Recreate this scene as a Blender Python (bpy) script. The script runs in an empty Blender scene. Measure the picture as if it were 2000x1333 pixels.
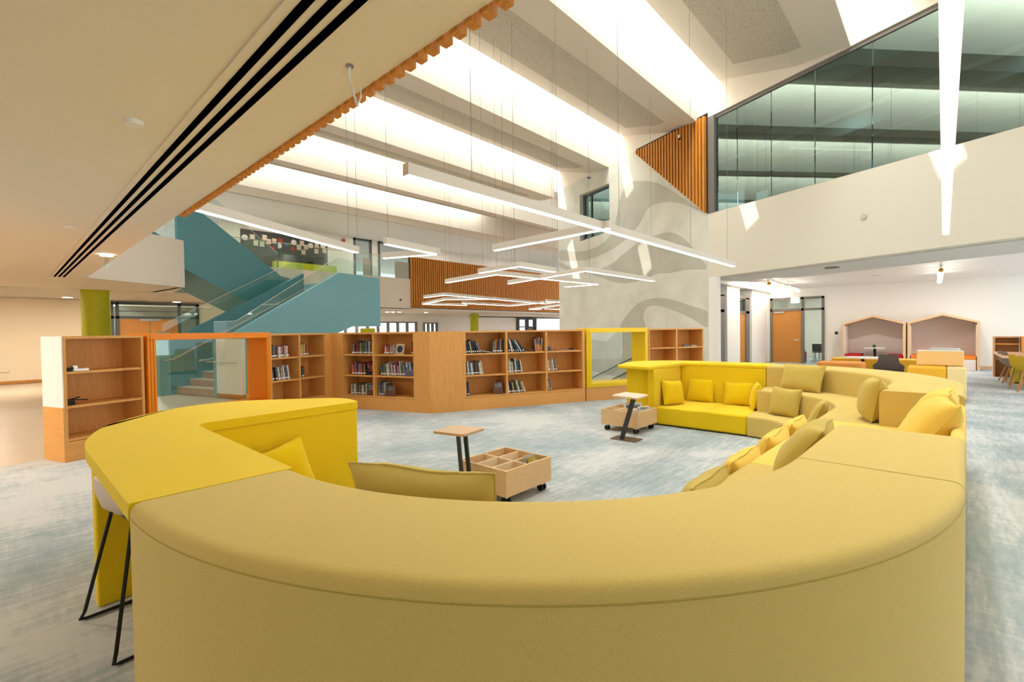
import bpy, bmesh, math, random
from mathutils import Vector, Matrix
C = bpy.context.scene.collection
R = math.radians
# ---------------------------------------------------------------- camera, sky, sun, large lights, exposure
EYE = Vector((0, 0, 1.6)); FPX = 920.0
YAW, PIT, ROL = R(42.5), R(1.2), R(-0.8)
fw = Vector((math.cos(YAW)*math.cos(PIT), math.sin(YAW)*math.cos(PIT), -math.sin(PIT)))
r0 = Vector((math.sin(YAW), -math.cos(YAW), 0)); u0 = r0.cross(fw)
rt = math.cos(ROL)*r0 + math.sin(ROL)*u0
up = -math.sin(ROL)*r0 + math.cos(ROL)*u0
cd = bpy.data.cameras.new('camera'); cam = bpy.data.objects.new('camera', cd); C.objects.link(cam)
cd.sensor_width = 36; cd.lens = 36*FPX/2000; cd.clip_start = .05; cd.clip_end = 300
M3 = Matrix((rt, up, -fw)).transposed()
cam.matrix_world = Matrix.Translation(EYE) @ M3.to_4x4()
bpy.context.scene.camera = cam
vs = bpy.context.scene.view_settings
vs.view_transform = 'Standard'; vs.look = 'None'; vs.gamma = 1; vs.use_curve_mapping = False
vs.exposure = 0.42
w = bpy.data.worlds.new('sky'); bpy.context.scene.world = w; w.use_nodes = True
w.node_tree.nodes['Background'].inputs[0].default_value = (.93, .96, 1, 1)
w.node_tree.nodes['Background'].inputs[1].default_value = 1.15
sd = bpy.data.lights.new('sun', 'SUN'); sd.energy = 4.5; sd.angle = R(.6); sd.color = (1, .95, .86)
sun = bpy.data.objects.new('sun', sd); C.objects.link(sun)
SUN = Vector((.50, -.28, -1.0)).normalized()
sun.rotation_euler = SUN.to_track_quat('-Z', 'Y').to_euler(); sun.location = (4, 6, 14)
ROOF = 10.2
def lamp(name, x, y, z, watt, size=.16, col=(1, .93, .84)):
    d = bpy.data.lights.new(name, 'AREA'); d.shape = 'DISK'; d.size = size; d.energy = watt; d.color = col
    o = bpy.data.objects.new(name, d); C.objects.link(o); o.location = (x, y, z); return o
def skylight(v, u0_, u1_, watt):
    d = bpy.data.lights.new('skylight_daylight', 'AREA'); d.shape = 'RECTANGLE'
    d.size = u1_-u0_; d.size_y = .74; d.energy = watt; d.color = (.94, 1, .97)
    o = bpy.data.objects.new('skylight_daylight', d); C.objects.link(o)
    o.location = ((u0_+u1_)/2, v, ROOF-.05); return o
BEAM = [-6.82, -2.59, 1.64, 5.83, 10.06, 14.3, 18.53, 22.8]      # lowest edge of each folded roof beam
def wall_u(v): return 15.2+(v-5.5)*.383                          # the oblique wall between atrium and rear wing
for v in BEAM[1:]:
    skylight(v-.40, 1.5, wall_u(v)-.1, 350)

d = bpy.data.lights.new('side_daylight_fill', 'AREA'); d.shape = 'RECTANGLE'; d.size = 11; d.size_y = 2.6; d.energy = 260; d.color = (.95, .98, 1)
o = bpy.data.objects.new('side_daylight_fill', d); C.objects.link(o); o.location = (18, -8.5, 1.5); o.rotation_euler = (R(90), 0, 0)   # added unseen panel, fills the rear wing as daylight from the right
# ---------------------------------------------------------------- helpers
def at(px, py, x=None, y=None, z=None):
    d = fw+rt*((px-1000)/FPX)-up*((py-666.5)/FPX)
    if x is not None: t = x/d.x
    elif y is not None: t = y/d.y
    else: t = (z-1.6)/d.z
    return EYE+d*t
def lin(c): return tuple(((x/255/12.92) if x/255 < .04045 else ((x/255+.055)/1.055)**2.4) for x in c)
MAT = {}
def mat(name, rgb, rough=.6, noise=0, scale=8, rgb2=None, stretch=None, bump=0, bscale=200, metal=0, emit=None, spec=.4, sheen=0):
    m = bpy.data.materials.new(name); m.use_nodes = True; MAT[name] = m
    nt = m.node_tree; b = nt.nodes['Principled BSDF']
    c = lin(rgb); b.inputs['Base Color'].default_value = (*c, 1); b.inputs['Roughness'].default_value = rough
    b.inputs['Metallic'].default_value = metal; b.inputs['Specular IOR Level'].default_value = spec
    if sheen: b.inputs['Sheen Weight'].default_value = sheen
    if emit: b.inputs['Emission Color'].default_value = (*lin(emit[0]), 1); b.inputs['Emission Strength'].default_value = emit[1]
    if noise or bump:
        tc = nt.nodes.new('ShaderNodeTexCoord'); mp = nt.nodes.new('ShaderNodeMapping')
        nt.links.new(tc.outputs['Object'], mp.inputs['Vector'])
        if stretch: mp.inputs['Scale'].default_value = stretch
    if noise:
        n = nt.nodes.new('ShaderNodeTexNoise'); n.inputs['Scale'].default_value = scale; n.inputs['Detail'].default_value = 5
        nt.links.new(mp.outputs[0], n.inputs['Vector'])
        rp = nt.nodes.new('ShaderNodeMapRange'); rp.inputs[1].default_value = .35; rp.inputs[2].default_value = .65
        nt.links.new(n.outputs[0], rp.inputs[0])
        mx = nt.nodes.new('ShaderNodeMix'); mx.data_type = 'RGBA'
        c2 = lin(rgb2) if rgb2 else tuple(x*(1-noise) for x in c)
        mx.inputs[6].default_value = (*c, 1); mx.inputs[7].default_value = (*c2, 1)
        nt.links.new(rp.outputs[0], mx.inputs[0]); nt.links.new(mx.outputs[2], b.inputs['Base Color'])
    if bump:
        n2 = nt.nodes.new('ShaderNodeTexNoise'); n2.inputs['Scale'].default_value = bscale
        nt.links.new(tc.outputs['Object'], n2.inputs['Vector'])
        bp = nt.nodes.new('ShaderNodeBump'); bp.inputs['Strength'].default_value = bump; bp.inputs['Distance'].default_value = .004
        nt.links.new(n2.outputs[0], bp.inputs['Height']); nt.links.new(bp.outputs[0], b.inputs['Normal'])
    return m
def glass(name, tint, refl, gcol=(.9, 1, .97)):
    m = bpy.data.materials.new(name); m.use_nodes = True; MAT[name] = m; nt = m.node_tree
    nt.nodes.remove(nt.nodes['Principled BSDF']); out = nt.nodes['Material Output']
    t = nt.nodes.new('ShaderNodeBsdfTransparent'); t.inputs[0].default_value = (*lin(tint), 1)
    g = nt.nodes.new('ShaderNodeBsdfGlossy'); g.inputs['Roughness'].default_value = .02; g.inputs[0].default_value = (*gcol, 1)
    f = nt.nodes.new('ShaderNodeFresnel'); ge = nt.nodes.new('ShaderNodeNewGeometry'); io = nt.nodes.new('ShaderNodeMapRange')
    io.inputs[3].default_value = 1.5; io.inputs[4].default_value = 1/1.5; nt.links.new(ge.outputs['Backfacing'], io.inputs[0]); nt.links.new(io.outputs[0], f.inputs[0])
    ma = nt.nodes.new('ShaderNodeMath'); ma.operation = 'MULTIPLY_ADD'; ma.use_clamp = True; ma.inputs[1].default_value = 1; ma.inputs[2].default_value = refl
    nt.links.new(f.outputs[0], ma.inputs[0])
    mx = nt.nodes.new('ShaderNodeMixShader'); nt.links.new(ma.outputs[0], mx.inputs[0])
    nt.links.new(t.outputs[0], mx.inputs[1]); nt.links.new(g.outputs[0], mx.inputs[2]); nt.links.new(mx.outputs[0], out.inputs[0])
    return m
class MB:
    def __init__(s, M=None): s.v = []; s.f = []; s.mi = []; s.M = M or Matrix(); s.cur = 0
    def raw(s, vs_, fs):
        b = len(s.v); s.v += [s.M @ Vector(p) for p in vs_]
        for f in fs: s.f.append([b+i for i in f]); s.mi.append(s.cur)
        return s
    def box(s, x0, x1, y0, y1, z0, z1):
        return s.raw([(x0,y0,z0),(x1,y0,z0),(x1,y1,z0),(x0,y1,z0),(x0,y0,z1),(x1,y0,z1),(x1,y1,z1),(x0,y1,z1)],
            [(0,3,2,1),(4,5,6,7),(0,1,5,4),(1,2,6,5),(2,3,7,6),(3,0,4,7)])
    def prism(s, poly, a, b, axis='z'):
        n = len(poly)
        def m(p, h): return (p[0], p[1], h) if axis == 'z' else ((h, p[0], p[1]) if axis == 'x' else (p[0], h, p[1]))
        return s.raw([m(p, a) for p in poly]+[m(p, b) for p in poly],
            [tuple(range(n))[::-1], tuple(range(n, 2*n))]+[(i, (i+1) % n, n+(i+1) % n, n+i) for i in range(n)])
    def loft(s, rings, caps=True):
        n = len(rings[0]); vs_ = [p for r in rings for p in r]; fs = []
        for k in range(len(rings)-1):
            for i in range(n): fs.append((k*n+i, k*n+(i+1) % n, (k+1)*n+(i+1) % n, (k+1)*n+i))
        if caps: fs += [tuple(range(n))[::-1], tuple((len(rings)-1)*n+i for i in range(n))]
        return s.raw(vs_, fs)
    def tube(s, pts, r, n=8, closed=False):
        pts = [Vector(p) for p in pts]; rings = []
        for i, p in enumerate(pts):
            if closed: d = pts[(i+1) % len(pts)]-pts[i-1]
            else: d = pts[min(i+1, len(pts)-1)]-pts[max(i-1, 0)]
            d.normalize(); a = d.cross(Vector((0, 0, 1)))
            if a.length < .05: a = d.cross(Vector((1, 0, 0)))
            a.normalize(); b = d.cross(a)
            rings.append([p+a*(r*math.cos(6.2832*k/n))+b*(r*math.sin(6.2832*k/n)) for k in range(n)])
        if closed: rings.append(rings[0])
        return s.loft(rings, not closed)
    def cyl(s, x, y, z0, z1, r, n=24, r2=None):
        r2 = r if r2 is None else r2
        return s.loft([[(x+q*math.cos(6.2832*k/n), y+q*math.sin(6.2832*k/n), z) for k in range(n)] for z, q in ((z0, r), (z1, r2))])
    def bar(s, p, q, wd, ht):           # rectangular bar between two points, wd across, ht tall
        p, q = Vector(p), Vector(q); d = (q-p).normalized(); a = d.cross(Vector((0, 0, 1)))
        if a.length < .01: a = Vector((1, 0, 0))
        a.normalize(); b = a.cross(d); o = [(-1,-1),(1,-1),(1,1),(-1,1)]
        return s.loft([[c+a*(i*wd/2)+b*(j*ht/2) for i, j in o] for c in (p, q)])
OFF = {}
def link(name, me, parent, off):
    o = bpy.data.objects.new(name, me); C.objects.link(o)
    if parent is not None: o.parent = parent; OFF[o] = OFF[parent]
    else: o.location = off; OFF[o] = Vector(off)
    return o
def obj(name, mb, m, parent=None, off=None, smooth=False, bevel=0, label=None, seg=3):
    if parent is not None: off = OFF[parent]
    elif off is None:
        xs = [p.x for p in mb.v]; ys = [p.y for p in mb.v]; zs = [p.z for p in mb.v]
        off = Vector(((min(xs)+max(xs))/2, (min(ys)+max(ys))/2, min(zs)))
    off = Vector(off)
    me = bpy.data.meshes.new(name); me.from_pydata([p-off for p in mb.v], [], mb.f)
    for x in (m if isinstance(m, (list, tuple)) else [m]): me.materials.append(MAT[x] if isinstance(x, str) else x)
    for p, i in zip(me.polygons, mb.mi): p.material_index = i
    bm = bmesh.new(); bm.from_mesh(me); bmesh.ops.recalc_face_normals(bm, faces=bm.faces); bm.to_mesh(me); bm.free()
    if smooth:
        for p in me.polygons: p.use_smooth = True
        me.set_sharp_from_angle(angle=R(38))
    o = link(name, me, parent, off)
    if bevel:
        b = o.modifiers.new('bevel', 'BEVEL'); b.width = bevel; b.segments = seg; b.limit_method = 'ANGLE'; b.angle_limit = R(40)
        if not smooth:
            for p in me.polygons: p.use_smooth = True
            me.set_sharp_from_angle(angle=R(60))
    if label: o['label'] = label
    return o
def tag(o, label, cat, group=None, kind=None):
    o['label'] = label; o['category'] = cat
    if group: o['group'] = group
    if kind: o['kind'] = kind
    return o
def thing(name, label, cat, loc, group=None):
    o = bpy.data.objects.new(name, None); C.objects.link(o); o.location = loc; OFF[o] = Vector(loc); o.empty_display_size = .1
    return tag(o, label, cat, group)
def struct(name, mb, m, label=None, parent=None, **k):
    o = obj(name, mb, m, parent, **k)
    if parent is None:
        o['kind'] = 'structure'
        if label: o['label'] = label
    return o
def frame(ox, oy, deg, z=0): return Matrix.Translation((ox, oy, z)) @ Matrix.Rotation(R(deg), 4, 'Z')
ORD = 'first second third fourth fifth sixth seventh eighth ninth tenth eleventh twelfth thirteenth fourteenth fifteenth sixteenth seventeenth eighteenth nineteenth twentieth twenty-first twenty-second twenty-third twenty-fourth twenty-fifth twenty-sixth twenty-seventh twenty-eighth twenty-ninth thirtieth thirty-first thirty-second thirty-third thirty-fourth thirty-fifth'.split()

# ---------------------------------------------------------------- materials
mat('white_paint', (238, 236, 230), .7); mat('cream_paint', (230, 221, 209), .7); mat('warm_paint', (240, 224, 196), .7)
mat('soffit_paint', (240, 226, 204), .75); mat('grey_ceiling', (216, 214, 208), .8); mat('white_ceiling', (240, 238, 234), .8)
mat('concrete_pale', (222, 221, 210), .75, noise=.14, scale=1.2, bump=.15, bscale=30)
mat('concrete_dark', (192, 190, 178), .75, noise=.14, scale=1.2, bump=.15, bscale=30)
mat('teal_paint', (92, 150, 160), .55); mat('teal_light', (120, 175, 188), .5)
mat('lime_paint', (190, 190, 28), .6); mat('lime_dark', (120, 140, 30), .6)
mat('oak', (234, 174, 98), .5, noise=.2, scale=3, stretch=(30, 30, 1.2), rgb2=(222, 156, 80))
mat('oak_flat', (238, 178, 102), .5, noise=.2, scale=3, stretch=(1.5, 1.5, 50), rgb2=(226, 160, 84))
mat('slat_wood', (220, 146, 52), .5, noise=.3, scale=2, stretch=(20, 20, 1), rgb2=(200, 124, 38))
mat('birch', (236, 198, 148), .5, noise=.1, scale=3, stretch=(4, 4, 30)); mat('birch_edge', (244, 222, 186), .5)
mat('door_wood', (204, 138, 62), .5, noise=.15, scale=3, stretch=(20, 20, 2)); mat('parapet_paint', (224, 218, 204), .7); mat('nook_wood', (214, 178, 138), .55)
mat('table_wood', (206, 172, 136), .5); mat('step_stone', (196, 160, 128), .7, noise=.15, scale=6); mat('step_top', (206, 190, 168), .7)
mat('orange_lacquer', (248, 142, 4), .35); mat('yellow_lacquer', (255, 216, 0), .35)
FAB = dict(bump=.35, bscale=420, noise=.12, scale=260, spec=.15, sheen=.15)
mat('fabric_yellow', (248, 212, 30), .9, **FAB); mat('fabric_olive', (222, 194, 110), .9, **FAB); mat('fabric_ochre', (250, 214, 104), .9, **FAB)
mat('cushion_yellow', (242, 206, 16), .9, **FAB); mat('cushion_olive', (208, 182, 92), .9, **FAB); mat('cushion_ochre', (252, 212, 96), .9, **FAB)
mat('black_metal', (28, 29, 31), .4, metal=.3); mat('graphite_metal', (62, 66, 72), .4, metal=.4); mat('base_metal', (112, 92, 80), .35, metal=.5)
mat('grey_frame', (118, 112, 106), .5); mat('dark_frame', (84, 92, 94), .5); mat('steel', (206, 204, 196), .3, metal=.8); mat('chrome', (220, 220, 220), .2, metal=.9)
mat('plastic_pale', (226, 206, 184), .5); mat('rubber', (20, 20, 20), .7); mat('white_gloss', (240, 238, 232), .35)
mat('alu_white', (228, 222, 212), .45); mat('wire', (150, 148, 142), .5); mat('white_panel', (250, 248, 244), .5)
mat('led', (255, 250, 244), .5, emit=((255, 248, 240), 6)); mat('bulb_glow', (255, 250, 244), .5, emit=((255, 246, 236), 5)); mat('brass', (214, 160, 60), .3, metal=.8)
mat('down_glow', (255, 250, 244), .5, emit=((255, 240, 220), 8)); mat('green_sign', (40, 170, 120), .5, emit=((70, 220, 160), .6)); mat('sign_white', (240, 250, 246), .5, emit=((240, 255, 250), .7))
mat('black', (12, 12, 12), .6); mat('black_slot', (4, 4, 5), .9, spec=0); mat('felt_grey', (226, 214, 204), .95, bump=.3, bscale=300); mat('red_fabric', (186, 22, 30), .9); mat('ottoman_orange', (246, 164, 76), .8); mat('orange_fabric', (238, 128, 40), .9)
mat('leather_white', (236, 236, 232), .5); mat('leather_beige', (238, 190, 118), .6); mat('leather_yellow', (246, 184, 44), .6); mat('leather_cream', (244, 220, 158), .6)
mat('taupe_shell', (92, 80, 72), .6); mat('grey_shell', (140, 124, 112), .7); mat('mustard_shell', (214, 178, 10), .7); mat('chair_wood', (206, 146, 92), .5)
mat('green_glass', (20, 90, 50), .3); mat('board_dark', (74, 76, 72), .8); mat('paper', (232, 226, 216), .8); mat('paper_red', (190, 70, 60), .8); mat('paper_blue', (70, 110, 150), .8); mat('paper_cream', (228, 206, 180), .8)
mat('screen_black', (18, 20, 22), .2); mat('fire_red', (160, 50, 40), .4); mat('sky_blue_chair', (60, 80, 110), .6); mat('taupe_panel', (150, 128, 112), .7)
mat('page', (236, 228, 212), .8); mat('label_white', (240, 238, 234), .6)
glass('pane', (240, 249, 246), 0); glass('pane_teal', (150, 178, 174), .24, (.56, .70, .69)); glass('balustrade_glass', (240, 248, 246), .02); glass('pane_clear', (246, 250, 249), 0)
# perforated ceiling board
m = mat('perforated', (198, 190, 176), .8); nt = m.node_tree
tc = nt.nodes.new('ShaderNodeTexCoord'); vo = nt.nodes.new('ShaderNodeTexVoronoi'); vo.inputs['Scale'].default_value = 22; vo.inputs['Randomness'].default_value = .75
nt.links.new(tc.outputs['Object'], vo.inputs['Vector']); gt = nt.nodes.new('ShaderNodeMath'); gt.operation = 'LESS_THAN'; gt.inputs[1].default_value = .21
nt.links.new(vo.outputs['Distance'], gt.inputs[0]); mx = nt.nodes.new('ShaderNodeMix'); mx.data_type = 'RGBA'
mx.inputs[6].default_value = (*lin((204, 196, 182)), 1); mx.inputs[7].default_value = (*lin((96, 90, 82)), 1)
nt.links.new(gt.outputs[0], mx.inputs[0]); nt.links.new(mx.outputs[2], nt.nodes['Principled BSDF'].inputs['Base Color'])
# carpet tiles: blue-grey with brushed streaks, direction changing from tile to tile
m = mat('carpet', (180, 190, 194), .95, spec=.1); nt = m.node_tree; L = nt.links.new; N = nt.nodes.new
tc = N('ShaderNodeTexCoord'); outs = []
for sc in ((1.2, 7, 1), (7, 1.2, 1)):
    mp = N('ShaderNodeMapping'); mp.inputs['Scale'].default_value = sc; L(tc.outputs['Object'], mp.inputs[0])
    n = N('ShaderNodeTexNoise'); n.inputs['Scale'].default_value = 3.0; n.inputs['Detail'].default_value = 10; n.inputs['Roughness'].default_value = .72; L(mp.outputs[0], n.inputs['Vector']); outs.append(n.outputs[0])
big = N('ShaderNodeTexNoise'); big.inputs['Scale'].default_value = .7; big.inputs['Detail'].default_value = 3; L(tc.outputs['Object'], big.inputs['Vector'])
mx = N('ShaderNodeMix'); mx.inputs[0].default_value = .35; L(outs[0], mx.inputs[2]); L(outs[1], mx.inputs[3])
ad = N('ShaderNodeMath'); ad.operation = 'MULTIPLY_ADD'; ad.inputs[1].default_value = .8; L(big.outputs[0], ad.inputs[0]); L(mx.outputs[0], ad.inputs[2])
cr = N('ShaderNodeValToRGB'); L(ad.outputs[0], cr.inputs[0]); e = cr.color_ramp.elements
e[0].position = .64; e[0].color = (*lin((136, 154, 161)), 1); e[1].position = 1.0; e[1].color = (*lin((204, 206, 206)), 1)
k = cr.color_ramp.elements.new(.87); k.color = (*lin((174, 183, 187)), 1)
L(cr.outputs[0], nt.nodes['Principled BSDF'].inputs['Base Color'])
bn = N('ShaderNodeTexNoise'); bn.inputs['Scale'].default_value = 260; L(tc.outputs['Object'], bn.inputs['Vector']); bp = N('ShaderNodeBump'); bp.inputs['Strength'].default_value = .4; bp.inputs['Distance'].default_value = .005
L(bn.outputs[0], bp.inputs['Height']); L(bp.outputs[0], nt.nodes['Principled BSDF'].inputs['Normal'])
mat('hall_floor', (206, 186, 162), .35, noise=.05, scale=2)

# ---------------------------------------------------------------- floor and left ceiling
ZS = 3.0
WD = Vector((-.3577, -.9338, 0)); WN = Vector((-.9338, .3577, 0))      # along the oblique wall (towards -v) and out of it into the atrium
def wp(v, off=0):                                                        # point on the oblique wall; off > 0 comes into the atrium
    return Vector((wall_u(v), v, 0))+WN*off
b1, b2 = (.35, 8.75), (4.55, 10.2)
struct('floor', MB().prism([(-.2, -9), (34, -9), (34, 5.9), (16, 5.9), (12.2, 4.9), (8.8, 6.5), (6.0, 8), (5.2, 10.2), (.35, 8.72), (-2.5, 7.75), (-9, 7), (-9, -9)], -.08, 0), 'carpet', 'blue-grey brushed carpet tiles under the sofas')
struct('floor_hall', MB().prism([(-12, -9), (8.6, -9), (8.6, 6.6), (9.6, 14), (46, 14), (46, 46), (-12, 46)], -.2, -.012).prism([(8.6, -9), (46, -9), (46, 14), (18.55, 14), (15.4, 5.7), (12.4, 4.8), (11.9, 5.0), (8.6, 6.6)], -.2, -.012), 'hall_floor', 'beige smooth hall floor beyond the bookcases')
struct('floor_lower', MB().box(8, 20, 4, 15, -3.2, -3), 'hall_floor')
struct('wall_stairwell', MB().prism([(8.5, 6.6), (9.5, 14), (9.4, 14), (8.4, 6.6)], -3, -.2).prism([(9.5, 14), (18.6, 14), (18.6, 14.1), (9.5, 14.1)], -3, -.2).prism([(8.6, 6.6), (11.9, 5), (12.4, 4.8), (15.4, 5.7), (15.4, 5.6), (12.4, 4.7), (11.9, 4.9), (8.5, 6.5)], -3, -.2), 'white_paint')
# near ceiling with its edge along u = 1.45
b = MB(); b.prism([(-12, -9), (1.45, -9), (1.45, 14.8), (3.66, 16.1), (3.9, 18.6), (-12, 18.3)], ZS, ZS+.3)
struct('ceiling', b, 'soffit_paint', 'cream plasterboard ceiling over the left side')
struct('ceiling_hall', MB().prism([(-12, 18.3), (3.9, 18.6), (6.2, 19), (6.2, 26), (-12, 26)], ZS+.02, ZS+.3), 'perforated', 'perforated beige ceiling strip by the left wall')
struct('wall_left', MB().box(-12, 3.0, 24.0, 24.2, 0, ZS).box(5.95, 8, 24.0, 24.2, 0, ZS).box(3.0, 5.95, 24.0, 24.2, 2.96, ZS), 'warm_paint', 'beige wall at the far left')
struct('wall_side', MB().box(-9.2, -9, -9, 24, 0, ZS), 'warm_paint')
struct('baseboard_left', MB().box(-12, 2.9, 23.97, 24, 0, .1), 'door_wood', 'wooden skirting along the beige left wall')
struct('wall_void', MB().box(1.2, 1.44, -9, 6.6, ZS+.3, ROOF).box(1.2, 1.44, 6.6, 25, 6.6, ROOF), 'white_paint', 'white upper wall above the timber battens')
# linear slot diffuser
t = thing('slot_diffuser', 'long black three-slot air diffuser in the cream ceiling', 'air vent', (.98, 7, ZS))
obj('frame', MB().box(.84, 1.12, -2, 15.0, ZS-.012, ZS+.0), 'soffit_paint', t)
for k, x in enumerate((.905, .98, 1.055)):
    obj('slot', MB().box(x-.018, x+.018, -2, 14.9, ZS-.018, ZS-.011), 'black_slot', t)
# batten fascia: one thing, battens as its parts
t = thing('batten_screen', 'row of timber battens hanging along the cream ceiling edge', 'batten screen', (1.49, 4, ZS))
n = 0; v = 6.5
while v > 1.05:
    obj('batten', MB().box(1.452, 1.512, v-.026, v+.026, ZS-.02, ZS+1.7), 'slat_wood', t); v -= .0986
# little things on that ceiling
def disc(name, p, r, h, m, label, cat, group=None):
    return tag(obj(name, MB().cyl(p.x, p.y, p.z-h, p.z, r*.86, 24, r), m, smooth=True), label, cat, group)
p = at(261, 236, z=ZS); disc('smoke_detector', p, .055, .03, 'white_gloss', 'round white detector on the cream ceiling left of the slot diffuser', 'detector')
p = at(136, 443, z=ZS); disc('ceiling_plate', p, .07, .012, 'white_gloss', 'small flat white plate on the cream ceiling near its far end', 'ceiling plate')
p = at(683, 128, z=ZS); t = thing('cable_stub', 'loose bent white cable dangling from the cream ceiling by the battens', 'cable', p)
obj('cable', MB().tube([p, p+Vector((.01, .03, -.05)), p+Vector((.03, .02, -.13)), p+Vector((.035, -.01, -.2))], .007, 6), 'white_gloss', t)
obj('loose_end', MB().tube([p+Vector((.035, -.01, -.2)), p+Vector((.05, -.02, -.15)), p+Vector((.055, -.01, -.1))], .005, 6), 'white_gloss', t)
obj('ceiling_rose', MB().cyl(p.x, p.y, p.z-.008, p.z, .02, 12), 'wire', t)
p = at(208, 497, z=ZS); t = thing('emergency_light', 'glowing round emergency lamp with hanging glass plate near the green column', 'emergency light', p)
obj('body', MB().cyl(p.x, p.y, p.z-.03, p.z, .09, 20), 'down_glow', t)
obj('plate', MB().box(p.x-.03, p.x+.03, p.y-.01, p.y+.01, p.z-.24, p.z-.03), 'balustrade_glass', t)
for px, py, lb in ((132, 581, 'round glowing downlight in the strip above the beige left wall'), (345, 590, 'round glowing downlight above the glazed orange double door')):
    p = at(px, py, z=ZS+.01); t = thing('downlight', lb, 'downlight', p, 'downlights by the far left wall')
    obj('trim', MB().cyl(p.x, p.y, p.z-.01, p.z+.01, .17, 24), 'white_gloss', t); obj('lens', MB().cyl(p.x, p.y, p.z-.014, p.z-.008, .14, 24), 'down_glow', t)
t = at(8, 722, y=23.99); o = MB().box(t.x-.2, t.x+.12, 23.96, 23.99, t.z-.1, t.z+.1)
tag(obj('wall_socket', o, 'warm_paint', bevel=.01), 'square socket plate low on the beige left wall', 'socket')
for (cx, cy, z1, lb) in ((2.02, 18.85, ZS+.02, 'thick round lime green column behind the left bookcase'),):
    tag(obj('column', MB().cyl(cx, cy, 0, z1, .34, 40), 'lime_paint', smooth=True), lb, 'column')
# warm fill lamps added under the left wing's ceiling, mostly out of view
for x, y, wt in ((-2.5, 3, 40), (-2.2, 8.2, 110), (-3, 13, 100), (-.5, 20.5, 110), (3.5, 21, 90)):
    d = bpy.data.lights.new('left_wing_fill', 'AREA'); d.shape = 'DISK'; d.size = .3; d.energy = wt; d.color = (1, .9, .76)
    o = bpy.data.objects.new('left_wing_fill', d); C.objects.link(o); o.location = (x, y, ZS-.04)
# glazed orange double door at far left wall
t = thing('door_1', 'orange timber double door in grey glazed frame behind the green column', 'door', (4.5, 24, 0)); t['kind'] = 'structure'
fr = MB()
for x in (3.03, 3.2, 5.24, 5.9): fr.box(x-.05, x+.05, 23.92, 24.05, 0, 2.96)
for z in (2.36, 2.92, .04): fr.box(3.0, 5.95, 23.92, 24.05, z-.05, z+.05)
fr.box(3.2, 5.9, 23.94, 24.03, 2.6, 2.63)
obj('frame', fr, 'dark_frame', t)
for x0, x1 in ((3.26, 4.21), (4.24, 5.18)): obj('leaf', MB().box(x0, x1, 23.96, 24.02, .02, 2.3), 'door_wood', t)
obj('glazing', MB().box(3.06, 5.87, 24.0, 24.01, .05, 2.9), 'pane', t)
obj('closer', MB().box(3.9, 4.6, 23.9, 23.96, 2.22, 2.3), 'steel', t)
struct('wall_far_room', MB().box(0, 9, 27.5, 27.6, 0, ZS), 'concrete_pale')
# ---------------------------------------------------------------- roof
for i, A in enumerate(BEAM):
    ue = lambda v: wall_u(v)+.02 if v < 15.5 else 46
    P = [(A, 8.2), (A+1.27, 8.4), (A+3.45, 9.17), (A+3.45, ROOF), (A, ROOF)]
    if i == 7: P = [(A, 8.2), (A+1.6, 8.25), (A+1.6, ROOF), (A, ROOF)]
    u1 = 40
    r = [[(1.3, y, z) for y, z in P], [(u1, y, z) for y, z in P]]
    if A < 14.5: r[1] = [(wall_u(y)+.3, y, z) for y, z in P]
    struct('ceiling_beam', MB().loft(r), 'cream_paint', 'folded cream roof beam between skylights')
    if i < 7:
        q = []
        for t_, (y0, z0), (y1, z1) in ((.72, P[0], P[1]), (1, P[0], P[1]), (.64, P[1], P[2])):
            q.append((y0+(y1-y0)*t_, z0+(z1-z0)*t_-.012))
        e = [wall_u(y)-.85 if A < 14.5 else 30 for y, z in q]
        s_ = [(1.6, y, z) for y, z in q]+[(ee, y, z) for (y, z), ee in zip(q, e)]
        s_ += [(x, y, z+.01) for x, y, z in s_]
        struct('ceiling_panel', MB().raw(s_, [(0, 1, 4, 3), (1, 2, 5, 4), (6, 7, 10, 9), (7, 8, 11, 10), (0, 1, 7, 6), (1, 2, 8, 7), (3, 4, 10, 9), (4, 5, 11, 10), (0, 3, 9, 6), (2, 5, 11, 8)]), 'perforated', 'perforated acoustic board under a roof beam')
    # added sun-blocking strips over the slot before this beam; gaps shape sun patches
    if i > 0:
        e = wall_u(A) if A < 15 else 34
        bb = MB(); wl = wall_u(A-.4) if A < 15 else 34
        a_, b_, c_, d_ = [(0, 0, 2.5, 3.3), (.2, .2, 2.5, 3.25), (.2, .2, 2.8, 3.35), (.7, 2.0, 3.2, 3.9), (.5, 1.9, 2.7, 3.9), (.9, 1.7, 3, 3.6), (.9, 1.7, 3, 3.6)][i-1]
        for g0, g1 in ((0, a_), (b_, c_), (d_, wl-1.3)):
            if g1 > g0: bb.box(wl-g1, wl-g0, A-.80, A, ROOF-.03, ROOF)
        struct('skylight_sun_block', bb, 'white_paint', 'white strips added over a roof skylight to shape the sun patches')
struct('ceiling_gallery', MB().box(1.3, 46, 24.4, 46, 8.2, 8.4), 'grey_ceiling', 'grey tiled ceiling over the far gallery')
struct('ceiling_sun_block', MB().box(-12, 1.2, -9, 26, 8, 8.3), 'white_paint')  # unseen roof added to keep stray sun off the floor
struct('wall_atrium_end', MB().box(30, 46, 33, 33.2, ZS, 8.2), 'white_paint')
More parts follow.
